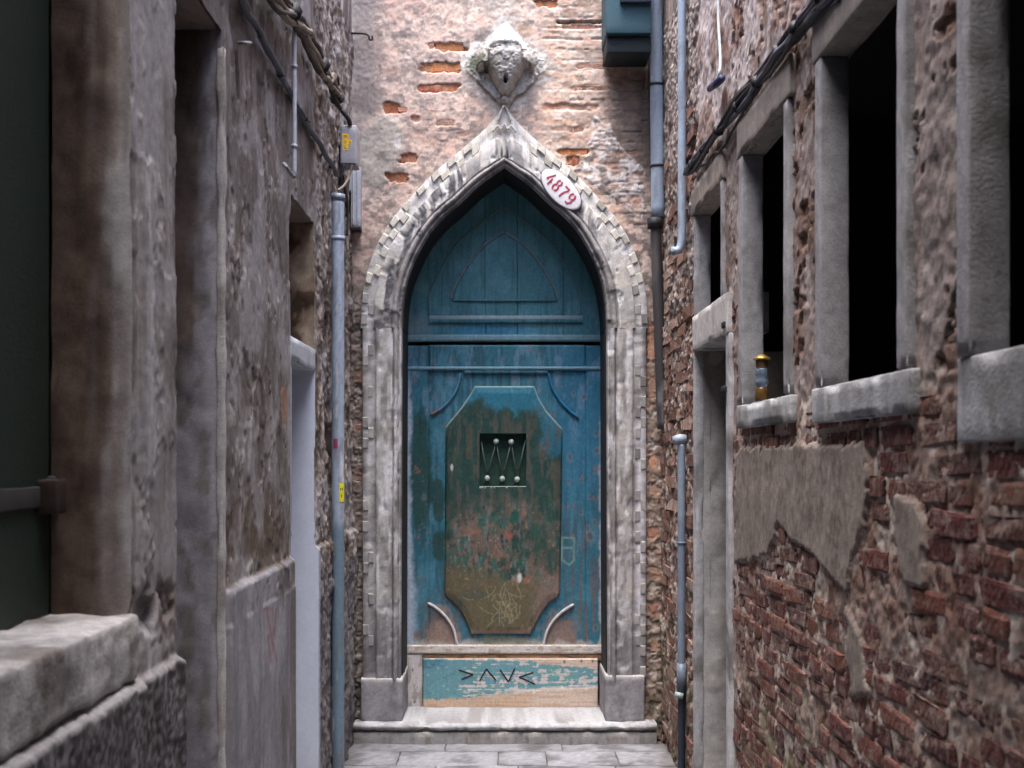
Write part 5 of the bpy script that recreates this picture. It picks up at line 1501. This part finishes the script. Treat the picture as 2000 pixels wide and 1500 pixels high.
c = mixc(c, S(22, 22, 26), blob(U, V, 0, 40, 4, 7, n1, 0.3, 0.3) * 0.9)
c = c * (1 + 0.14 * n2)[:, None]
px, py = 987 + U, 127 + V
v = np.stack([(px - VX) / SF, D - h, H + (VY - py) / SF], 1)
f = gfaces(len(ux), len(uy), flip=True)
f = f[(loz[f].mean(1) < 1.0) | (np.hypot(U[f].mean(1), V[f].mean(1) - 72) < 12)]
rl = mk('carved_relief', v, f, M_STONE, None, c, loc=((987 - VX) / SF, D, H + (VY - 212) / SF))
tag(rl, 'lozenge-shaped white stone carving with a worn crested shield above the arch tip', 'relief')

# ================================================================== fittings on the walls
def onL(px, py, off=0.02):
    y = FP * (XL + off) / (px - VX); return np.array([XL + off, y, H + (VY - py) / FP * y])
def onR(px, py, off=0.02):
    y = FP * (XR - off) / (px - VX); return np.array([XR - off, y, H + (VY - py) / FP * y])
def pipe(name, pts, rad, label, cat, colfn, rings=(), n=60, seg=16, mat=M_METAL):
    P = np.array(pts, float)
    s_ = np.linspace(0, 1, n)
    L = np.concatenate([[0], np.cumsum(np.linalg.norm(np.diff(P, axis=0), axis=1))]); L /= L[-1]
    Q = np.stack([np.interp(s_, L, P[:, k_]) for k_ in range(3)], 1)
    root = thing(name, Q[np.argmin(Q[:, 2])], label, cat)
    v, f = tube(Q, rad, seg)
    mk('tube', v, f, mat, root, colfn(v))
    for (z, h_, r) in rings:
        k_ = np.argmin(np.abs(Q[:, 2] - z)); cpt = Q[k_]
        v, f = tube([cpt - np.array([0, 0, h_ / 2]), cpt + np.array([0, 0, h_ / 2])], r, seg)
        mk('collar', v, f, mat, root, colfn(v) * 0.85)
    return root
# galvanised downpipe on the left wall
yp = 5.85
pc = at(660, 0, yp)[0]; prad = 12.4 / FP * yp
ztop = at(0, 392, yp)[2]
def colpipe(v):
    n = fb3(v * np.array([30, 30, 7]), 3, 4); c = np.tile(S(150, 164, 182), (len(v), 1))
    c = mixc(c, S(118, 134, 152), sst(0.0, 0.5, n))
    zz = v[:, 2]
    lo = sst(1.28, 1.20, zz + 0.03 * n); c = mixc(c, S(92, 116, 132), lo * 0.85)
    c = mixc(c, S(196, 202, 212), sst(0.1, 0.4, n) * sst(1.1, 1.2, zz) * sst(1.75, 1.5, zz) * 0.7)
    c = mixc(c, S(104, 104, 106), sst(0.15, 0.5, fb3(v * np.array([70, 70, 14]), 17, 4)) * 0.45)
    c = mixc(c, S(86, 84, 82), sst(0.3, 0.0, zz) * 0.5)
    return mixc(c, S(196, 202, 210), sst(0.4, 0.6, n) * 0.5)
lp = pipe('downpipe', [(pc, yp, 0.0), (pc, yp, ztop)], prad, 'pale blue-grey downpipe standing against the left wall, stickers on it', 'pipe', colpipe,
          rings=[(at(0, 470, yp)[2], 0.02, prad * 1.08)], n=140, seg=20)
v, f = tube([(pc, yp, ztop), (pc + 0.001, yp, ztop + 0.03)], prad * 1.12, 20)
mk('open_end', v, f, plain('zinc', S(120, 132, 146), 0.5, 0.2), lp)
def sticker(name, a0, a1, z0, z1, mat):
    vs = []; fs = []
    for z in (z0, z1):
        for a in np.linspace(a0, a1, 7):
            vs.append((pc + (prad + 0.0015) * math.cos(a), yp + (prad + 0.0015) * math.sin(a), z))
    for k_ in range(6): fs.append([k_, k_ + 1, 8 + k_, 7 + k_])
    return mk(name, np.array(vs), fs, mat, lp)
sticker('pink_sticker', math.radians(235), math.radians(275), at(0, 876, yp)[2], at(0, 857, yp)[2], plain('magenta_paper', S(142, 60, 92), 0.6))
ys = sticker('yellow_sticker', math.radians(290), math.radians(345), at(0, 980, yp)[2], at(0, 943, yp)[2], plain('yellow_paper', S(212, 208, 50), 0.5))
# dark drawn face on the yellow sticker
for (a, zpy) in ((302, 955), (318, 955), (310, 968)):
    zc = at(0, zpy, yp)[2]
    vs = [(pc + (prad + 0.0025) * math.cos(math.radians(a + da)), yp + (prad + 0.0025) * math.sin(math.radians(a + da)), zc + dz) for da, dz in ((-4, -0.006), (4, -0.006), (4, 0.006), (-4, 0.006))]
    mk('ink_spot', np.array(vs), [[0, 1, 2, 3]], M_INK, ys, smooth=False)
# grey PVC downpipe on the end wall
yq = D - 0.085
def colpvc(v):
    n = fb3(v * np.array([20, 20, 4]), 5, 3); c = np.tile(S(142, 156, 174), (len(v), 1))
    c = mixc(c, S(112, 122, 136), sst(0, 0.6, n) * 0.7)
    return mixc(c, S(96, 94, 94), sst(0.25, 0.6, fb3(v * np.array([60, 60, 12]), 15, 3)) * 0.5)
a, b = at(1279, -150, yq), at(1285, 424, yq)
gp_ = pipe('downpipe', [a, b], 13.2 / FP * yq, 'smooth grey plastic downpipe high in the right corner beside the blue-green box', 'pipe', colpvc, n=30, seg=20)
for (px, py) in ((1281, 166), (1284, 325)):
    cpt = at(px, py, yq); r = 14.5 / FP * yq
    v, f = tube([cpt - np.array([0, 0, 0.007]), cpt + np.array([0, 0, 0.007])], r, 20)
    mk('clamp', v, f, M_IRON, gp_)
    v, f = tube([cpt + np.array([0.03, 0, 0]), cpt + np.array([0.075, 0.02, -0.004])], 0.005, 6)
    mk('clamp_arm', v, f, M_IRON, gp_)
# iron lower pipe
a, b = at(1280, 436, yq), at(1294, 838, yq)
def coliron(v):
    n = fb3(v * np.array([20, 20, 5]), 7, 3); c = np.tile(S(58, 56, 58), (len(v), 1)); c = mixc(c, S(84, 80, 76), sst(0, 0.5, n) * 0.6)
    return mixc(c, S(112, 116, 120), sst(at(0, 600, yq)[2], at(0, 800, yq)[2], v[:, 2]) * sst(-0.1, 0.4, n) * 0.6)
ip = pipe('iron_pipe', [a, b], 10.5 / FP * yq, 'dark cast-iron drain pipe below the grey plastic downpipe', 'pipe', coliron, n=30, seg=16)
v, f = tube([at(1279, 426, yq), at(1280, 446, yq)], 15.5 / FP * yq, 16)
mk('socket', v, f, M_IRON, ip)
# grey conduit with bent end on the right wall
P = [onR(1332, -160, 0.03), onR(1332, 455, 0.03)]
base = P[-1]
bend = [base + np.array([-0.002 - 0.02 * (1 - math.cos(t)), -0.0 + 0.0 * t, -0.055 * math.sin(t) - 0.03]) for t in np.linspace(0.0, 1.4, 8)]
bend += [bend[-1] + np.array([-0.03, -0.006, -0.004])]
cr = pipe('conduit', [P[0], P[1]] + bend, 8.2 / FP * P[0][1], 'grey plastic conduit with hooked open end on the wall beside the corner', 'conduit', colpvc, n=90, seg=14)
# lower conduit: grey above, black below
P0 = onR(1331, 868, 0.03)
yb = P0[1]
pts = [(P0[0], yb, 0.0), (P0[0], yb, P0[2] - 0.01), (P0[0], yb, P0[2])]
def colcond(v):
    zb = at(0, 1302, yb)[2]
    c = np.tile(S(112, 124, 142), (len(v), 1)); n = fb3(v * 20, 9, 3)
    c = mixc(c, S(140, 154, 170), sst(at(0, 1030, yb)[2], at(0, 1000, yb)[2], v[:, 2]) * 0.5)
    return mixc(c, S(36, 42, 56), sst(zb + 0.002, zb - 0.002, v[:, 2])) * (1 + 0.1 * n)[:, None]
lc_ = pipe('conduit', pts, 7.6 / FP * yb, 'thin grey and black conduit rising from the paving left of the side doorway', 'conduit', colcond, n=150, seg=12,
           rings=[(at(0, 1060, yb)[2], 0.012, 9.2 / FP * yb), (at(0, 1330, yb)[2], 0.16, 9.6 / FP * yb)])
v, f = tube([at(1340, 858, yb), at(1328, 858, yb), at(1316, 861, yb - 0.005)], [0.022, 0.026, 0.022], 12)
mk('end_cap', v, f, M_PVC, lc_)
v, f = tube([at(1318, 1356, yb - 0.02), at(1334, 1360, yb - 0.03)], 0.014, 10)
mk('clamp', v, f, plain('pale_clamp', S(140, 158, 160), 0.5, 0.2), lc_)

# cable bundles
def bundle(name, path, nc, spread, rads, mats, label, ties, seed, sag=0.02):
    r = np.random.default_rng(seed)
    C = catmull(path, 90)
    root = thing(name, C[np.argmin(C[:, 2])], label, 'cables')
    L = np.linspace(0, 1, 90)
    for i in range(nc):
        ph = r.uniform(0, 6.28); fr = r.uniform(0.8, 2.6)
        a = spread * (0.35 + 0.65 * r.random())
        wob = np.stack([0.35 * a * np.cos(fr * 6.28 * L + ph), 0 * L, a * np.sin(fr * 6.28 * L + ph)], 1)
        kn = np.stack([0.004 * fb2(L * 20, L * 0 + i, seed + i, 2), 0.006 * fb2(L * 12, L * 0 + i, seed + 20 + i, 2), sag * fb2(L * 7, L * 0 + i * 3.3, seed + 40 + i, 3)], 1)
        v, f = tube(C + wob + kn, rads[i % len(rads)], 6)
        mk('cable', v, f, mats[i % len(mats)], root)
    for t in np.linspace(0.06, 0.96, ties):
        k_ = int(t * 89); T = C[min(k_ + 1, 89)] - C[k_ - 1]; T /= np.linalg.norm(T)
        cpt = C[k_] + r.normal(0, 0.004, 3)
        v, f = tube([cpt - T * 0.004, cpt + T * 0.004], spread * 0.7 + 0.008, 8)
        mk('tie', v, f, M_BLACKCABLE, root)
        e = cpt + np.array([0.02 * np.sign(-C[k_][0]), 0.0, r.uniform(-0.05, 0.03)])
        v, f = tube([cpt, e], 0.003, 5)
        mk('tie_tail', v, f, M_BLACKCABLE, root)
    return root
bundle('cable_bundle', [onR(1985, -560, 0.03), onR(1700, -130, 0.03), onR(1600, 0, 0.03), onR(1520, 100, 0.028), onR(1450, 195, 0.026), onR(1385, 280, 0.025), onR(1340, 335, 0.03)],
       7, 0.022, [0.009, 0.007, 0.011], [M_BLACKCABLE, M_BLACKCABLE, plain('blue_grey_cable', S(66, 70, 86), 0.5)], 'black tied cable bundle running above the windows of the brick wall', 11, 5)
# a lighter loose wire just under it
bundle('loose_cable', [onR(1640, -10, 0.025), onR(1560, 75, 0.022), onR(1500, 150, 0.02), onR(1440, 235, 0.02), onR(1400, 300, 0.02), onR(1360, 345, 0.02)], 1, 0.002, [0.006], [M_BLACKCABLE], 'single thin black wire just below the tied cable bundle', 0, 15)
bundle('cable_bundle', [onL(300, -520, 0.04), onL(480, -115, 0.04), onL(560, 10, 0.04), onL(600, 75, 0.04), onL(630, 130, 0.04), onL(650, 165, 0.04), onL(663, 200, 0.05)],
       9, 0.042, [0.011, 0.014, 0.009], [plain('dusty_black_cable', S(58, 52, 50), 0.8), M_TANCABLE, plain('dusty_brown_cable', S(84, 74, 68), 0.8)], 'thick dusty bundle of old cables high along the plastered wall', 4, 25, sag=0.03)
bundle('wall_cable', [onL(400, -150, 0.018), onL(475, 0, 0.018), onL(510, 72, 0.018), onL(545, 142, 0.016), onL(580, 205, 0.016), onL(620, 272, 0.016), onL(658, 342, 0.018)],
       2, 0.006, [0.013, 0.009], [plain('slate_cable', S(82, 84, 94), 0.6)], 'slate-grey cable pair sloping below the thick bundle towards the corner', 5, 35, sag=0.004)
# vertical white conduit crossing the cables
cv = pipe('conduit', [onL(575, 52, 0.03), onL(575, 348, 0.03)], 0.0085, 'slim pale vertical conduit ending above the small niche', 'conduit', lambda v: np.tile(S(176, 182, 194), (len(v), 1)), n=20, seg=10,
          rings=[(onL(575, 125, 0.03)[2], 0.012, 0.012), (onL(575, 280, 0.03)[2], 0.012, 0.012)])
bundle('stay_rod', [onL(554, 318, 0.03), onL(560, 328, 0.05), onL(568, 338, 0.05), onL(575, 346, 0.035)], 1, 0.0001, [0.006], [M_GREYCABLE], 'short bent grey rod at the foot of the slim pale conduit', 0, 45, sag=0.0)
# corner wiring
def wire(name, pts, rad, mat, label, cat='wire'):
    C = catmull(pts, 40); v, f = tube(C, rad, 6)
    o = mk(name, v, f, mat, None, loc=C[np.argmin(C[:, 2])]); return tag(o, label, cat)
y6 = 6.25
wire('corner_wire', [at(662, 205, y6), at(668, 215, y6 - 0.03), at(680, 232, y6 - 0.02), at(684, 244, y6)], 0.012, M_BLACKCABLE, 'black cable dropping from the thick bundle into the grey junction box')
wire('corner_wire', [at(672, 322, y6), at(666, 345, y6), at(664, 372, y6), at(666, 392, y6 - 0.2)], 0.010, M_BLACKCABLE, 'black cable leaving the bottom of the yellow-labelled junction box')
wire('corner_wire', [at(688, 322, y6), at(682, 345, y6), at(672, 362, y6 - 0.05), at(660, 372, y6 - 0.2)], 0.006, M_TANCABLE, 'thin tan wire looping under the yellow-labelled junction box')
wire('corner_wire', [at(668, 345, 6.3), at(675, 380, 6.5), at(676, 420, 6.6), at(676, 460, 6.6)], 0.013, M_BLACKCABLE, 'black cable behind the top of the pale blue-grey downpipe')

# junction boxes
jb = thing('junction_box', at(681, 322, y6), 'grey junction box with yellow warning label near the left corner', 'electrical box')
a = at(665, 322, y6); b = at(697, 244, y6)
v, f = rbox((XL + 0.005, y6, a[2]), (b[0], y6 + 0.13, b[2]), 0.03, 0.008, 0.0008, 3)
bx_ = mk('housing', v, f, M_METAL, jb, np.tile(S(150, 150, 156), (len(v), 1)))
v, f = rbox((XL + 0.012, y6 - 0.008, a[2] + 0.006), (b[0] - 0.006, y6 + 0.001, b[2] - 0.02), 0.03, 0.004, 0.0006, 4)
mk('lid', v, f, M_METAL, jb, np.tile(S(140, 140, 148), (len(v), 1)))
M_YEL = plain('yellow_label', S(222, 180, 40), 0.5, gamt=0.12)
for (x0, y0, x1, y1) in ((669, 261, 681, 271), (669, 272, 681, 283), (681.6, 273, 687, 282), (670, 284, 680, 293)):
    p, q = at(x0, y1, y6 - 0.0095), at(x1, y0, y6 - 0.0095)
    v = np.array([[p[0], p[1], p[2]], [q[0], p[1], p[2]], [q[0], p[1], q[2]], [p[0], p[1], q[2]]])
    yl_ = mk('label', v, [[0, 1, 2, 3]], M_YEL, jb, smooth=False)
    for t in (0.35, 0.65):
        zc = p[2] * (1 - t) + q[2] * t; xa = p[0] + (q[0] - p[0]) * 0.15; xb = p[0] + (q[0] - p[0]) * random.uniform(0.6, 0.85)
        v = np.array([[xa, p[1] - 0.0005, zc - 0.0018], [xb, p[1] - 0.0005, zc - 0.0018], [xb, p[1] - 0.0005, zc + 0.0018], [xa, p[1] - 0.0005, zc + 0.0018]])
        mk('print_line', v, [[0, 1, 2, 3]], plain('brown_print', S(120, 84, 30), 0.6), yl_, smooth=False)
tr = thing('cable_trunking', at(690, 442, D - 0.03), 'stepped pale grey metal cable trunking on the end wall below the junction box', 'trunking')
for (x0, x1, y0, y1, dep, nm) in ((671, 684.5, 327, 373, 0.09, 'short_channel'), (685, 704, 326, 442, 0.075, 'long_channel'), (688, 691, 328, 440, 0.082, 'rib'), (697, 699, 328, 440, 0.082, 'rib')):
    p, q = at(x0, y1, D - dep), at(x1, y0, D - dep)
    v, f = rbox((p[0], D - dep, p[2]), (q[0], D + 0.0, q[2]), 0.05, 0.004, 0.0008, 5)
    mk(nm, v, f, M_METAL, tr, np.tile(S(158, 162, 172), (len(v), 1)) * (1 + 0.1 * fb3(v * 15, 8, 3))[:, None])
p, q = at(683, 449, D - 0.08), at(704, 442, D - 0.08)
v, f = rbox((p[0], D - 0.085, p[2]), (q[0], D, q[2]), 0.05, 0.003, 0.001, 5)
mk('bottom_bracket', v, f, M_IRON, tr)
# blue-green box fixed to the end wall
tb = thing('wall_box', at(1226, 126, D), 'dark blue-green box fixed high on the end wall left of the grey downpipe', 'wall box')
p, q = at(1184, 65, D - 0.30), at(1272, -60, D - 0.30)
v, f = rbox((p[0], D - 0.30, p[2]), (q[0], D - 0.005, 4.6), 0.04, 0.005, 0.001, 6)
c = np.tile(S(42, 74, 86), (len(v), 1)) * (1 + 0.2 * fb3(v * 6, 4, 3))[:, None]
mk('body', v, f, M_WOOD, tb, c)
p2, q2 = at(1185, 102, D - 0.26), at(1272, 60, D - 0.26)
v, f = rbox((p2[0], D - 0.26, p2[2]), (q2[0], D - 0.006, p[2] - 0.002), 0.04, 0.004, 0.001, 6)
mk('underside_shade', v, f, M_WOOD, tb, np.tile(S(20, 34, 38), (len(v), 1)))  # near-black panel paints the shade under the box
p3, q3 = at(1212, 4, D - 0.335), at(1272, -10, D - 0.335)
v, f = rbox((p3[0], D - 0.335, p3[2]), (q3[0], D - 0.299, q3[2] + 0.05), 0.04, 0.004, 0.001, 6)
mk('lip', v, f, M_WOOD, tb, np.tile(S(34, 44, 62), (len(v), 1)))
# iron hook and small bracket
wire('iron_hook', [at(676, 66, D - 0.02), at(690, 65, D - 0.05), at(712, 66, D - 0.06), at(720, 70, D - 0.065), at(722, 77, D - 0.065), at(727, 77, D - 0.065), at(727, 70, D - 0.065)], 0.006, M_IRON, 'bent iron hook at the top of the end wall above the junction box', 'hook')
wire('iron_bracket', [onL(466, 84, 0.0), onL(478, 84, 0.03), onL(489, 84, 0.035)], 0.006, M_GREYCABLE, 'small pale iron bracket below the slate-grey cable pair', 'bracket')
# white wire with blue plug
wire('hanging_wire', [onR(1402, -60, 0.02), onR(1403, 40, 0.02), onR(1407, 110, 0.02), onR(1405, 142, 0.03), onR(1400, 155, 0.03)], 0.006, plain('white_wire', S(190, 196, 200), 0.5), 'white wire hanging down the upper brick wall above the cable bundle')
pgv, pgf = tube([onR(1410, 153, 0.03), onR(1398, 164, 0.03), onR(1386, 173, 0.04)], [0.015, 0.017, 0.014], 10)
pg = mk('cable_plug', pgv, pgf, plain('blue_plastic', S(44, 50, 84), 0.5), None, loc=onR(1386, 173, 0.04)); tag(pg, 'dark blue plug at the end of the hanging white wire', 'plug')
# small glass jar lamp on the middle window sill
jy = yR(1488); jx = XR + 0.055
jx = (1488 - VX) / FP * jy
jar = thing('glass_jar', (jx, jy, W_SILL), 'small glass jar with brass lid standing on the window sill', 'jar')
def jm(name, prof, mat): v, f = lathe([(r * 0.85, z * 0.95) for r, z in prof], (jx, jy, W_SILL), 20); return mk(name, v, f, mat, jar)
jm('foot', [(0.026, 0.0), (0.028, 0.01), (0.026, 0.045), (0.022, 0.05)], plain('amber_glass', S(84, 62, 32), 0.3, 0.2, gamt=0.3))
mg = bpy.data.materials.new('jar_glass'); mg.use_nodes = True
bs = mg.node_tree.nodes['Principled BSDF']; bs.inputs['Base Color'].default_value = (*S(140, 160, 180), 1); bs.inputs['Roughness'].default_value = 0.08; bs.inputs['Transmission Weight'].default_value = 0.6
jm('glass', [(0.020, 0.05), (0.026, 0.065), (0.027, 0.075), (0.020, 0.085), (0.025, 0.095), (0.025, 0.115), (0.020, 0.12)], mg)
jm('collar', [(0.022, 0.12), (0.025, 0.125), (0.025, 0.148), (0.023, 0.15)], plain('brown_brass', S(120, 96, 70), 0.35, 0.6))
jm('lid', [(0.034, 0.15), (0.036, 0.153), (0.030, 0.158), (0.012, 0.168), (0.004, 0.170)], plain('brass', S(160, 130, 64), 0.35, 0.7))
